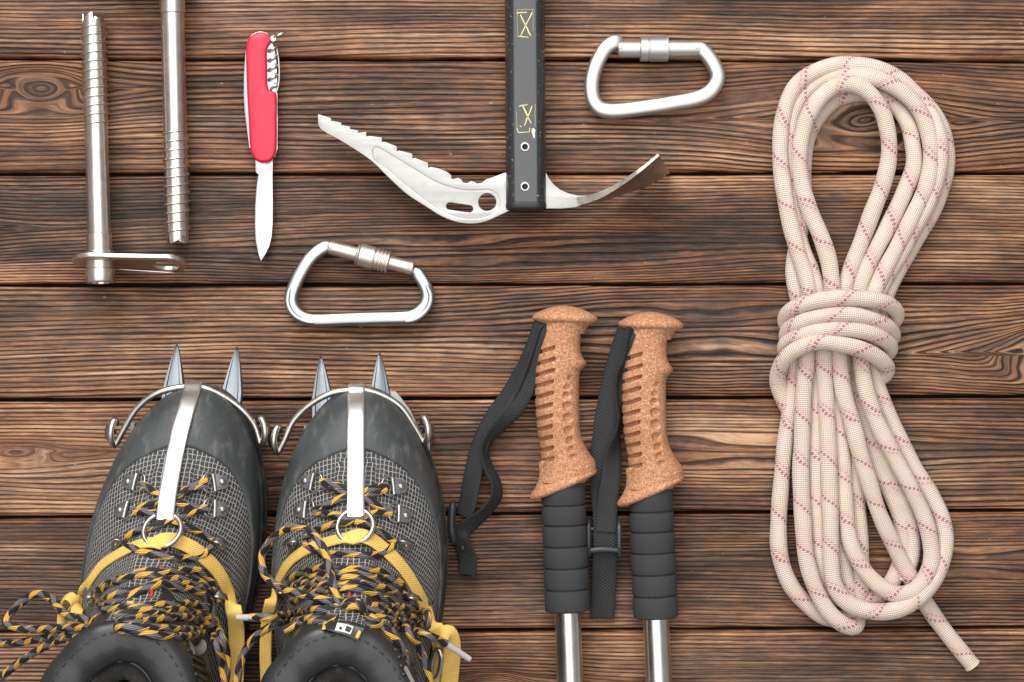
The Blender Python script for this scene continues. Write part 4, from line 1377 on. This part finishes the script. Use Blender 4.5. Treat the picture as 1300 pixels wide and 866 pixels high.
    tube('collar_piping', ring_pts(1.0, -39, 386), 2.0, M['leather'], t, 8, 8, closed=True)
    vs = []; fs = []
    rows = [(1.0, -28, 386), (0.97, -32, 350), (0.9, -34, 290), (0.85, -34, 230), (0.80, -34, 150)]
    m = 64
    for tt, off, z in rows:
        for k in range(m):
            p = pt(2 * math.pi * k / m, tt, off)
            vs.append((p[0], p[1] , z))
    for i in range(len(rows) - 1):
        for k in range(m):
            k2 = (k + 1) % m
            fs.append((i * m + k, i * m + k2, (i + 1) * m + k2, (i + 1) * m + k))
    fs.append(tuple((len(rows) - 1) * m + k for k in range(m)))
    mesh('lining', vs, fs, M['lining'], t)
    tube('inner_seam', ring_pts(0.98, -37, 342), 2.6, M['thread'], t, 8, 8, closed=True)
    # ray-casting on the finished boot shape, from the viewpoint
    dat = [o for o in t.children]
    V_ = []; F_ = []
    for o in dat:
        if o.name.split('.')[0] in ('upper', 'toe_rand', 'collar', 'ankle_leather', 'tongue'):
            b0 = len(V_)
            V_ += [v.co + ORG[t] for v in o.data.vertices]
            F_ += [[b0 + i for i in p.vertices] for p in o.data.polygons]
    bvh = BVHTree.FromPolygons(V_, F_)
    def hit(px, py):
        a = V((CX, CY, H)); b = V(P(px, py, 0))
        loc, nor, _, _ = bvh.ray_cast(a, (b - a).normalized())
        if loc is None:
            return None, None
        p = (loc.x / S + CX, CY - loc.y / S, loc.z / S)
        nn = Vector((nor.x, -nor.y, nor.z))
        if nn.z < 0: nn = -nn
        return p, nn
    t['_dummy'] = 0
    del t['_dummy']
    return t, hit, pt

def on(hit, x, y, off, zfree=None):
    p, nn = hit(x, y)
    if zfree is not None or p is None:
        return P(x, y, zfree if zfree is not None else 120), Vector((0, 0, 1))
    q = Vector(p) + nn * off
    # keep the picture position while lifting
    return P(x, y, q.z), nn

def lace(t, hit, pts, r=4.7, name='lace', default=6.0):
    out = []
    for p in pts:
        x, y = p[0], p[1]
        off = p[2] if len(p) > 2 and p[2] is not None else default
        zf = p[3] if len(p) > 3 else None
        q, _ = on(hit, x, y, off, zf)
        out.append(q)
    return tube(name, out, r, M['lace'], t, 12, 3.0)

def eyelet(t, hit, riv, ring):
    """riveted plate with a wire D for the lace"""
    a, na = on(hit, riv[0], riv[1], 2.0)
    b, nb = on(hit, ring[0], ring[1], 4.0)
    A = Vector(a); B = Vector(b); nn = (na + nb).normalized()
    d = (B - A); d = (d - nn * d.dot(nn)).normalized()
    s = nn.cross(d)
    def L(u, v, h=0):
        return tuple(A + d * (u * 1.12) + s * (v * 1.2) + nn * (h * 1.15))
    base = []
    for k in range(13):
        an = math.radians(90 + 180 * k / 12)
        base.append((7 * math.cos(an), 7.2 * math.sin(an)))
    base += [(10, -7.6), (10, 7.6)]
    vs, fs = plate_data(base, [], 1.8, 0.5)
    o = mesh('lace_eyelet', [L(*p) for p in vs], fs, M['hook'], t, sharp=40)
    v, f, u = lathe_data(L(0, 0, 1), L(0, 0, 6), capped([(0, 4.4), (1.2, 4.3), (2.6, 3.4), (3.4, 1.8), (3.6, 0.5)]), 18)
    mesh('rivet', v, f, M['hook'], o)
    v, f, u = sweep([L(10, -8.2, 2.6), L(10, 0, 3.0), L(10, 8.2, 2.6)], circ(2.7, 12))
    mesh('bar', v, f, M['hook'], o, sharp=50)
    loop = [L(10, -8.2, 2.6), L(14, -9.6, 2.6), L(19, -8.4, 3), L(22.5, -4.5, 3.2), L(23.6, 0, 3.4), L(22.5, 4.5, 3.2), L(19, 8.4, 3), L(14, 9.6, 2.6), L(10, 8.2, 2.6)]
    v, f, u = sweep(catmull(loop, 2.0), circ(1.35, 8))
    mesh('wire_loop', v, f, M['hook'], o, sharp=60)

def speed_hook(t, hit, c, toward):
    a, na = on(hit, c[0], c[1], 1.5)
    b, nb = on(hit, toward[0], toward[1], 1.5)
    A = Vector(a); d = Vector(b) - A; nn = na
    d = (d - nn * d.dot(nn)).normalized(); s = nn.cross(d)
    def L(u, v, h=0):
        return tuple(A + d * u + s * v + nn * h)
    base = circle_pts(0, 0, 8, 20, 7.4)
    vs, fs = plate_data(base, [], 1.8, 0.5)
    o = mesh('lace_hook', [L(*p) for p in vs], fs, M['hook'], t, sharp=40)
    sec = rect(9, 2.0)
    path = [L(3, 0, 1.5), L(9, 0, 2.0), L(14, 0, 4.5), L(15, 0, 8.5), L(11, 0, 11), L(4, 0, 11.2), L(-3, 0, 10.4)]
    v, f, u = sweep(catmull(path, 2), sec, up=None)
    mesh('claw', v, f, M['hook'], o, sharp=50)
    v, f, u = lathe_data(L(-1, 0, 1), L(-1, 0, 5), capped([(0, 3.6), (1.4, 3.4), (2.2, 2.0), (2.4, .5)]), 14)
    mesh('rivet', v, f, M['hook'], o)

def crampon(label, cx, ytoe, lean, hit, bail, points, strip, ring, arms, mir, group):
    t = thing('crampon', label, 'crampon', (cx, ytoe + 200, 0), group)
    # frame under the sole with downward points
    fr = []
    for v_, w_ in ((-2, 34), (20, 52), (70, 78), (130, 88), (190, 86), (235, 60), (300, 44)):
        fr.append((cx + lean * v_ + w_, ytoe + v_))
    for v_, w_ in ((300, 44), (235, 60), (190, 86), (130, 88), (70, 78), (20, 52), (-2, 34)):
        fr.append((cx + lean * v_ - w_, ytoe + v_))
    inner = [(cx + lean * b + a, ytoe + b) for a, b in ((-48, 60), (48, 60), (56, 130), (40, 210), (-40, 210), (-56, 130))]
    plate('frame', fr, [inner], 54, 8, M['steel_dark'], t, 1.0, picture=False)
    heel = [(cx + lean * b + a, ytoe + b) for a, b in ((-38, 420), (38, 420), (62, 480), (56, 550), (-56, 550), (-62, 480))]
    plate('heel_frame', heel, [], 54, 8, M['steel_dark'], t, 1.0, picture=False)
    plate('linking_bar', [(cx + lean * b + a, ytoe + b) for a, b in ((-16, 290), (16, 290), (16, 430), (-16, 430))], [], 49, 4.5, M['steel_dark'], t, 0.8, picture=False)
    for v_, w_ in ((58, 76), (128, 90), (196, 82), (470, 58), (545, 54)):
        for sg in (-1, 1):
            bx = cx + lean * v_ + sg * w_; by = ytoe + v_
            vs = [(bx - 3 * sg, by - 17, 62), (bx - 3 * sg, by + 17, 62), (bx + 2 * sg, by - 17, 62), (bx + 2 * sg, by + 17, 62),
                  (bx + 1 * sg, by - 3, 1), (bx + 1 * sg, by + 3, 1), (bx + 4 * sg, by - 3, 1), (bx + 4 * sg, by + 3, 1)]
            mesh('spike', vs, [(0, 1, 3, 2), (4, 5, 7, 6), (0, 1, 5, 4), (2, 3, 7, 6), (0, 2, 6, 4), (1, 3, 7, 5)], M['steel_dark'], t, smooth=False)
    # front points: tapered blades with a raised spine and two grooves
    for tip, bl, br in points:
        zt, zb = 44, 74
        T_ = np.array(P(tip[0], tip[1], zt)); A_ = np.array(P(bl[0], bl[1], zb)); B_ = np.array(P(br[0], br[1], zb))
        mid = (A_ + B_) / 2
        bk = mid - T_; bk = bk / np.linalg.norm(bk)
        vs = []; fs = []
        rows = 14
        xs_ = [-1, -0.93, -0.66, -0.56, -0.30, 0, 0.30, 0.56, 0.66, 0.93, 1]
        hs_ = [-2.5, 0.4, 0.6, -1.2, -0.9, -0.6, -0.9, -1.2, 0.6, 0.4, -2.5]
        for i in range(rows + 1):
            f = i / rows
            if i == rows:
                c_ = mid + bk * 75; hw = (B_ - A_) / 2 * 1.0
            else:
                c_ = T_ + (mid - T_) * f; hw = (B_ - A_) / 2 * (f ** 0.78 * 0.97 + 0.03)
            gsc = min(1, max(0, (f - 0.12) / 0.3))
            for xx, hh in zip(xs_, hs_):
                p = c_ + hw * xx
                z = p[2] + (hh * gsc if hh > -2.4 else -2.5 * min(1, 0.2 + f)) + (1 - gsc) * (1 - abs(xx)) * 1.2 + 1.5
                vs.append((p[0], p[1], z))
            for xx in (-1, 1):
                p = c_ + hw * xx
                vs.append((p[0], p[1], p[2] - 2 - 9 * min(1, f * 1.2)))
        m = len(xs_) + 2
        k_ = len(xs_)
        for i in range(rows):
            for j in range(k_ - 1):
                fs.append((i * m + j, i * m + j + 1, (i + 1) * m + j + 1, (i + 1) * m + j))
            fs.append((i * m, i * m + k_, (i + 1) * m + k_, (i + 1) * m))
            fs.append((i * m + k_ - 1, i * m + k_ + 1, (i + 1) * m + k_ + 1, (i + 1) * m + k_ - 1))
            fs.append((i * m + k_, i * m + k_ + 1, (i + 1) * m + k_ + 1, (i + 1) * m + k_))
        fs.append(tuple(range(k_)) + (k_ + 1, k_))
        fs.append(tuple(rows * m + j for j in range(k_)) + (rows * m + k_ + 1, rows * m + k_))
        mesh('front_point', vs, fs, M['point'], t, sharp=14)
    # wire toe bail
    tube('toe_bail', [P(x, y, z) for x, y, z in bail], 3.9, M['wire'], t, 14, 3)
    for e, s in ((bail[0], -1), (bail[-1], 1)):
        ex, ey, ez = e
        pts = [(ex + s * 1, ey + 4, ez - 2), (ex - s * -6, ey - 6, ez + 6), (ex + s * 5.5, ey - 22, ez + 8), (ex + s * 1, ey - 31, ez + 4), (ex + s * -2, ey - 24, ez - 4)]
        tube('bail_hook', [P(*p) for p in pts], 4.0, M['wire'], t, 12, 2.5, taper_ends=True)
        tube('bail_pivot', [P(ex - s * 2, ey - 2, ez - 6), P(ex + s * 8, ey - 8, ez - 14), P(ex + s * 9, ey - 20, ez - 30), P(ex + s * 3, ey - 16, ez - 55)], 4.4, M['steel_dark'], t, 10, 4)
    # steel strip from the bail to the ring
    path = []
    for x, y, off in strip:
        p, nn = on(hit, x, y, off)
        path.append((*p, nn.x * .6, nn.y, nn.z))
    ex, ey, ez = path[0][:3]
    pre = [(ex, ey + 9, 128, 0, 0.6, -0.8), (ex, ey - 6, 120, 0, -.3, -0.95), (ex, ey - 10, 131, 0, -1, 0.1), (ex, ey - 6, 141, 0, -.5, .9)]
    st = ribbon('toe_strip', pre[2:] + path, 20.5, 2.4, M['strip'], t, 3)
    x, y, off = strip[-1]
    p, nn = on(hit, strip[-2][0], strip[-2][1] + 4, 3.6)
    lathe('rivet', p, tuple(Vector(p) + nn * 3), [(0, 4.5), (1.0, 4.2), (1.6, 2.8)], M['strip'], t, 20)
    # ring
    c, nn = on(hit, ring[0], ring[1], 9)
    C_ = Vector(c)
    ux = Vector((1, 0, 0)); ux = (ux - nn * ux.dot(nn)).normalized(); uy = nn.cross(ux)
    zs = ring[2]
    pts = [tuple(C_ + ux * (zs * math.cos(a)) + uy * (zs * 1.08 * math.sin(a)) + nn * (2.5 * math.cos(a))) for a in np.linspace(0, 2 * math.pi, 33)[:-1]]
    tube('ring', pts, 2.9, M['wire'], t, 10, 3, closed=True)
    # yellow webbing through the ring
    for k, (arm, wd) in enumerate(arms):
        path = []
        for q in arm:
            x, y, off = q[:3]
            zf = q[3] if len(q) > 3 else None
            p, nn = on(hit, x, y, off, zf)
            d = q[4] if len(q) > 4 else (nn.x, nn.y, max(nn.z, .35))
            path.append((*p, *d))
        ribbon('yellow_strap', path, wd, 2.6, M['web_yellow'], t, 3)
    return t

# ---- left-hand pair member
bt1, hit1, pt1 = boot('dark grey mountain boot standing apart from the poles, laces trailing away over its side', 262, 493, -0.12, 1, 'mountain boots')
bt2, hit2, pt2 = boot('dark grey mountain boot standing between the other boot and the trekking poles', 472, 497, -0.03, -1, 'mountain boots')

b1 = [(147, 564, 118), (159, 542, 121), (173.5, 519, 125), (196, 501, 129), (229.7, 491.5, 132), (256.7, 492, 132), (283.7, 503, 129), (308.7, 521.5, 125), (323, 540, 121), (330, 562, 118)]
s1 = [(243.5, 496, 2.5), (240, 508, 4), (234, 528, 4.5), (228, 550, 4.5), (222.5, 575, 5.5), (217, 605, 8), (213, 628, 11), (210.5, 648, 12), (209.5, 660, 11)]
a1 = [([(207, 692, 13), (196, 689, 12), (180, 690, 10), (160, 698, 8), (142, 708, 6), (127, 720, 5), (114, 738, 5), (104, 758, 6), (97, 778, 4, 190), (93, 800, 4, 180), (92, 840, 4, 175), (96, 900, 4, 170)], 14.5),
      ([(199, 688, 15), (212, 685, 13), (228, 688, 11), (246, 697, 9), (260, 708, 7), (272, 720, 6), (283, 736, 5), (292, 757, 5), (297, 776, 4, 205), (300, 800, 4, 190), (300, 840, 4, 180), (297, 900, 4, 175)], 19)]
crampon('steel crampon on the boot farther from the poles, yellow strap through its ring', 262, 493, -0.12, hit1, b1, [((224.5, 437), (205, 498), (233.5, 494)), ((301, 440), (280, 500), (307.5, 503))], s1, (206, 673, 21.5), a1, 1, 'crampons')
b2 = [(354, 573, 118), (361, 559, 120), (371.6, 536, 122), (392, 515, 126), (419, 500, 130), (442, 495.5, 132), (463, 495.5, 132), (488, 503, 129), (509, 517, 126), (525, 540, 122), (537, 561, 118)]
s2 = [(452, 499, 2.5), (452, 512, 4), (452, 532, 4.5), (451.5, 556, 4.5), (451.5, 580, 5.5), (451.5, 608, 8), (451.5, 628, 11), (451.5, 645, 12), (451.5, 656, 11)]
a2 = [([(450, 685, 13), (440, 683, 12), (413, 689, 10), (397, 694, 8), (382, 702, 6), (370, 711, 5), (360, 724, 5), (350, 744, 5), (343.6, 764, 4, 215), (339, 790, 4, 195), (337, 830, 4, 185), (340, 900, 4, 175)], 14),
      ([(443, 684, 15), (456, 680, 13), (470, 684, 11), (488, 697, 8), (501, 709, 6), (513, 723, 5), (523, 738, 5), (533, 756, 5), (545, 780, 5), (554, 800, 4, 195), (560, 830, 4, 185), (556, 900, 4, 175)], 19)]
crampon('steel crampon on the boot beside the poles, yellow strap through its ring', 472, 497, -0.03, hit2, b2, [((407, 452), (395, 510), (421, 502)), ((482, 447.7), (469, 500), (496, 505))], s2, (451, 668, 20.5), a2, -1, 'crampons')

# eyelets and hooks
for riv, rg in (((163, 612), (179, 613)), ((153, 648), (169, 648)), ((282, 612), (263, 614)), ((282, 647), (264, 645))):
    eyelet(bt1, hit1, riv, rg)
for c, tw in (((148, 691), (166, 684)), ((280, 691), (262, 683)), ((118, 758), (134, 752)), ((277, 757), (262, 752))):
    speed_hook(bt1, hit1, c, tw)
for riv, rg in (((388, 611), (405, 613)), ((380, 648), (398, 647)), ((509, 618), (493, 618)), ((515, 655), (497, 651))):
    eyelet(bt2, hit2, riv, rg)
for c, tw in (((372, 690), (390, 683)), ((515, 692), (497, 684)), ((358, 752), (374, 746)), ((522, 760), (506, 754))):
    speed_hook(bt2, hit2, c, tw)

# ---- laces, first boot
Z = None
L1 = lambda pts, **k: lace(bt1, hit1, pts, **k)
L1([(181, 614, 5), (188, 620, 5), (200, 627, 5), (213, 634, 5), (232, 640, 5), (248, 645, 6), (262, 645, 5)])
L1([(262, 611, 5), (255, 612, 6), (243, 619, 6), (225, 627, 6), (208, 633, 6), (192, 640, 6), (178, 645, 6), (168, 648, 5)])
L1([(262, 616, 4), (252, 618, 5), (236, 624, 4), (222, 631, 4)])
L1([(172, 650, 5), (184, 650, 6), (196, 652, 6), (210, 656, 5), (222, 663, 5), (236, 669, 5), (252, 674, 6), (268, 684, 6)])
L1([(262, 647, 5), (252, 648, 6), (238, 652, 6), (225, 658, 6), (210, 662, 7), (196, 668, 6), (178, 673, 5), (162, 680, 6)])
L1([(160, 690, 5), (178, 700, 3), (198, 705, 3), (214, 707, 3), (235, 709, 3), (256, 706, 3), (268, 694, 5)])
L1([(121, 757, 6), (129, 746, 7), (145, 738, 7), (165, 731, 7), (182, 726, 7), (208, 726, 8), (228, 725, 7), (245, 723, 6), (262, 730, 6), (272, 742, 6)])
L1([(124, 754, 9), (138, 742, 10), (157, 735, 9), (180, 729, 9), (195, 731, 8), (211, 737, 8), (230, 740, 9), (254, 743, 8), (270, 750, 7)])
L1([(126, 765, 8), (142, 758, 9), (157, 752, 9), (176, 748, 8), (192, 742, 10), (212, 736, 12), (232, 735, 10), (252, 738, 9), (266, 748, 7)])
L1([(128, 770, 9), (145, 764, 10), (163, 757, 11), (186, 747, 12), (205, 741, 11), (224, 746, 9), (242, 748, 9), (258, 754, 9), (267, 766, 7), (270, 782, 7), (276, 796, 8)])
L1([(132, 776, 10), (150, 771, 11), (170, 772, 11), (186, 770, 11), (205, 768, 12), (226, 768, 11), (246, 766, 9), (262, 772, 8)])
L1([(146, 782, 10), (166, 778, 11), (188, 775, 11), (210, 776, 11), (232, 772, 10)])
# bow: knot and loops (lifted clear of the boot)
L1([(118, 790, Z, 318), (130, 782, Z, 330), (140, 782, Z, 334), (144, 790, Z, 332), (136, 798, Z, 322), (124, 800, Z, 316), (116, 795, Z, 314), (122, 786, Z, 322), (134, 787, Z, 336), (139, 795, Z, 332), (134, 804, Z, 318)], name='lace_knot')
L1([(122, 788, Z, 330), (118, 796, Z, 332), (120, 804, Z, 328), (126, 803, Z, 322)], name='lace_knot')
L1([(134, 792, Z, 330), (161, 788, 14), (180, 783, 14), (198, 778, 14), (226, 774, 12), (252, 780, 12), (266, 787, 12), (268, 793, 13), (258, 801, 14), (231, 808, 12), (196, 806, 12), (161, 801, 12), (136, 796, Z, 326)], name='lace_loop')
L1([(134, 794, Z, 334), (165, 793, 18), (195, 787, 20), (226, 783, 18), (250, 787, 16), (262, 793, 16), (252, 798, 18), (225, 799, 18), (190, 797, 18), (160, 797, 17), (138, 795, Z, 332)], name='lace_loop')
L1([(114, 790, Z, 316), (104, 785, Z, 306), (90, 783, Z, 290), (78, 776, Z, 268), (65, 760, Z, 240), (51, 754, Z, 224), (38, 757, Z, 214), (26, 766, Z, 206), (12, 781, Z, 200), (7, 790, Z, 202), (23, 797, Z, 214), (46, 799, Z, 236), (81, 797, Z, 278), (104, 796, Z, 306), (116, 795, Z, 316)], name='lace_loop')
L1([(118, 800, Z, 312), (100, 801, Z, 294), (81, 804, Z, 268), (51, 811, Z, 226), (23, 816, Z, 194), (4, 816, Z, 176), (-20, 814, Z, 160)], name='lace_end')
L1([(122, 802, Z, 318), (111, 803, Z, 306), (90, 808, Z, 280), (69, 815, Z, 254), (48, 826, Z, 228), (34, 834, Z, 212), (11, 852, Z, 186), (-8, 868, Z, 170)], name='lace_end')
L1([(258, 782, 8), (270, 787, 9), (276, 796, 9), (282, 810, Z, 268), (288, 830, Z, 260), (288, 850, Z, 262), (284, 880, Z, 275)])
L1([(262, 790, 8), (270, 802, 10), (274, 820, Z, 282), (282, 842, Z, 270), (284, 870, Z, 272)])

# ---- laces, second boot
L2 = lambda pts, **k: lace(bt2, hit2, pts, **k)
L2([(408, 611, 5), (416, 613, 6), (436, 620, 6), (452, 627, 5), (470, 636, 5), (484, 645, 6), (496, 648, 5)])
L2([(409, 616, 4), (420, 620, 5), (437, 625, 4), (448, 630, 4)])
L2([(492, 617, 5), (482, 618, 6), (463, 624, 6), (450, 628, 6), (430, 634, 6), (414, 642, 6), (400, 647, 5)])
L2([(490, 621, 4), (478, 625, 5), (464, 629, 4)])
L2([(400, 650, 5), (412, 652, 6), (430, 655, 6), (445, 659, 6), (459, 664, 6), (475, 671, 5), (488, 679, 6), (500, 688, 6)])
L2([(496, 652, 5), (486, 650, 6), (473, 653, 6), (450, 660, 7), (436, 664, 6), (423, 666, 6), (403, 672, 5), (386, 682, 6)])
L2([(388, 690, 5), (405, 702, 3), (425, 704, 3), (444, 703, 3), (465, 705, 3), (485, 703, 3), (500, 692, 5)])
L2([(361, 752, 6), (368, 735, 7), (382, 728, 7), (400, 722, 7), (420, 721, 7), (438, 723, 8), (455, 723, 7), (470, 724, 7), (490, 728, 7), (508, 742, 6)])
L2([(365, 752, 8), (376, 742, 9), (390, 735, 9), (405, 731, 9), (424, 726, 10), (445, 727, 9), (464, 731, 9), (485, 734, 8), (505, 738, 8), (516, 750, 7)])
L2([(370, 756, 9), (381, 750, 10), (400, 745, 10), (419, 742, 10), (438, 742, 11), (457, 741, 10), (475, 744, 10), (493, 748, 9), (508, 753, 8), (519, 760, 7)])
L2([(372, 763, 10), (390, 756, 11), (410, 750, 12), (432, 748, 12), (457, 748, 11), (470, 752, 11), (481, 757, 11), (493, 763, 10), (503, 770, 9), (512, 776, 8)])
L2([(378, 742, 9), (396, 738, 9), (415, 736, 9), (440, 733, 9), (462, 737, 9), (480, 742, 9)])
L2([(372, 668, Z, 262), (361, 673, Z, 258), (349, 681, Z, 250), (338, 694, Z, 240), (332, 707, Z, 236), (334, 725, Z, 240), (346, 740, Z, 256), (360, 748, Z, 276), (372, 752, Z, 294), (398, 758, Z, 318), (423, 765, Z, 332), (440, 770, Z, 340)], name='lace_loop')
L2([(361, 673, Z, 258), (372, 668.5, Z, 263), (386, 670, Z, 268), (398, 678, Z, 275), (411, 697, Z, 290), (417, 715, Z, 302), (421, 735, Z, 316), (425, 752, Z, 328), (431, 764, Z, 336), (442, 770, Z, 340)], name='lace_loop')
L2([(428, 778, Z, 330), (440, 766, Z, 344), (452, 762, Z, 350), (458, 770, Z, 348), (454, 782, Z, 338), (444, 786, Z, 334), (436, 780, Z, 340), (440, 771, Z, 350), (450, 770, Z, 352), (456, 778, Z, 342), (452, 788, Z, 330)], name='lace_knot')
L2([(446, 762, Z, 342), (456, 764, Z, 352), (462, 774, Z, 350), (458, 784, Z, 340)], name='lace_knot')
L2([(440, 776, Z, 338), (409, 774, 14), (373, 779, 10), (342, 783.5, Z, 300), (326, 784, Z, 292), (318, 784, Z, 288)], name='lace_end')
L2([(436, 779, Z, 338), (423, 781, Z, 336), (404, 783, 14), (385, 787, 12), (362, 790, 10), (349, 793, Z, 296), (326, 807, Z, 282), (314, 822, Z, 272), (306, 840, Z, 268), (300, 870, Z, 270)], name='lace_end')
L2([(430, 783, 12), (405, 788, 12), (380, 793, 12), (360, 800, Z, 318)])
L2([(456, 773, Z, 344), (470, 770, 14), (490, 770, 13), (505, 771, 13), (520, 772, 12), (535, 776, 12), (543, 783, Z, 300), (543, 790, Z, 300), (533, 795, 14), (505, 793, 14), (485, 791, 13), (471, 790, 13), (456, 784, Z, 340)], name='lace_loop')
L2([(458, 776, Z, 348), (480, 776, 17), (505, 781, 17), (524, 784, 16), (530, 788, 16), (515, 789, 17), (490, 786, 17), (462, 781, Z, 345)], name='lace_loop')
L2([(452, 786, Z, 334), (471, 793, 14), (488, 793, 16), (505, 796, 16), (522, 800, 14), (540, 805, Z, 296), (558, 813, Z, 282), (566, 817, Z, 276)], name='lace_end')
L2([(492, 786, 12), (509, 789, 12), (521, 805, Z, 312), (531, 819, Z, 300), (538, 836, Z, 292), (544, 856, Z, 288), (546, 880, Z, 288)])
L2([(470, 782, 12), (488, 800, 12), (505, 815, Z, 352), (514, 830, Z, 345)])
# aglets
def aglet(t, a, b):
    lathe('lace_tip', P(*a), P(*b), [(0, 4.2), (1, 4.0), (Vector(P(*b)).__sub__(Vector(P(*a))).length - 1, 3.4), (Vector(P(*b)).__sub__(Vector(P(*a))).length, 2.4)], M['aglet'], t, 14)
aglet(bt2, (322, 784, 291), (301, 784, 280))
aglet(bt2, (565, 816.5, 277), (597, 837.5, 262))

# strap ends and ladder buckles of the crampon straps
def flat(x, y, z, n):
    return (*P(x, y, z), *n)
cr1 = [o for o in C.objects if o.name == 'crampon'][0]
cr2 = [o for o in C.objects if o.name == 'crampon.001'][0]
ribbon('strap_end', [flat(84, 800, 150, (.6, 0, .8)), flat(79, 780, 160, (-.6, -.2, .7)), flat(80, 764, 172, (-.7, -.6, .4)), flat(88, 757, 180, (0, -.9, .4)), flat(95, 764, 180, (.8, -.3, .5)), flat(92, 776, 172, (.6, .6, .5))], 17, 2.6, M['web_yellow'], cr1, 3)
tube('strap_buckle', [P(89, 774, 178), P(95, 778, 182), P(94, 792, 178), P(88, 796, 172), P(84, 786, 172)], 2.6, M['wire'], cr1, 10, 3, closed=True)
ribbon('strap_end', [flat(314, 712, 70, (.6, 0, .8)), flat(319, 700, 82, (.7, -.3, .6)), flat(323, 692, 88, (.5, -.7, .5)), flat(328, 700, 80, (.8, .2, .5))], 15, 2.6, M['web_yellow'], cr1, 3)
ribbon('strap_end', [flat(553, 812, 205, (-.3, -.5, .8)), flat(562, 803, 212, (0, -.8, .6)), flat(571, 804, 212, (.5, -.5, .7)), flat(574, 825, 200, (.35, 0, .93)), flat(572, 850, 188, (.35, 0, .93)), flat(568, 890, 175, (.35, 0, .93))], 22, 2.6, M['web_yellow'], cr2, 3)
tube('strap_buckle', [P(556, 824, 206), P(560, 832, 208), P(556, 856, 200), P(549, 862, 196), P(549, 838, 200)], 3.0, M['wire'], cr2, 10, 3, closed=True)

# red stitches on the tongues, white pull-tab label with a dark mark
for t, hit, spots in ((bt1, hit1, [(205, 718), (200, 736), (193, 750)]), (bt2, hit2, [(447, 717), (446, 733), (444, 752)])):
    for x, y in spots:
        p, nn = on(hit, x, y, 4.5)
        q, _ = on(hit, x - 1, y + 8, 4.5)
        tube('red_stitch', [p, lerp(p, q, .5), q], 2.4, M['red_thread'], t, 8, 3, taper_ends=True)
def patch(t, hit, pts, off, wd, mat, name):
    path = []
    for x, y in pts:
        p, nn = on(hit, x, y, off)
        path.append((*p, nn.x * .3, nn.y, max(nn.z, .4)))
    return ribbon(name, path, wd, 2.0, mat, t, 2)
tab = patch(bt2, hit2, [(414, 793), (424, 795), (437, 797), (448, 801), (458, 806)], 9, 17, M['leather'], 'pull_tab')
patch(bt2, hit2, [(427, 795.5), (437, 797.5), (447, 800.5)], 11.2, 10, M['tag_white'], 'woven_label')
patch(bt2, hit2, [(439, 797.6), (442, 798.6), (445, 800)], 13.0, 6, M['tag_black'], 'label_mark')
patch(bt2, hit2, [(431, 797), (434, 797.8)], 13.0, 3, M['tag_black'], 'label_mark')
patch(bt2, hit2, [(411, 798), (413, 790)], 10.5, 4.0, M['web_yellow'], 'tab_edge')
patch(bt2, hit2, [(453, 810), (457, 801)], 10.5, 4.0, M['web_yellow'], 'tab_edge')
patch(bt1, hit1, [(166, 764), (166, 774)], 12.5, 7, M['web_yellow'], 'tab_edge')
# suede flap on the side of each ankle
for t, hit, pts in ((bt1, hit1, [(240, 815), (252, 835), (258, 862)]), (bt2, hit2, [(503, 812), (515, 835), (522, 862)])):
    path = []
    for x, y in pts:
        p, nn = on(hit, x, y, 4)
        path.append((*p, nn.x, nn.y, max(nn.z, .4)))
    ribbon('ankle_flap', path, 30, 4, M['suede'], t, 4)
    for k in range(5):
        f = 0.12 + k * 0.2
        i = 0 if f < 0.5 else 1
        g = (f - 0.5 * i) / 0.5
        a = lerp(pts[i], pts[i + 1], g)
        p, nn = on(hit, a[0] - 9, a[1] - 2, 7); q, _ = on(hit, a[0] + 9, a[1] + 8, 7)
        tube('flap_stitch', [p, lerp(p, q, .5), q], 2.6, M['leather'], t, 8, 3, taper_ends=True)
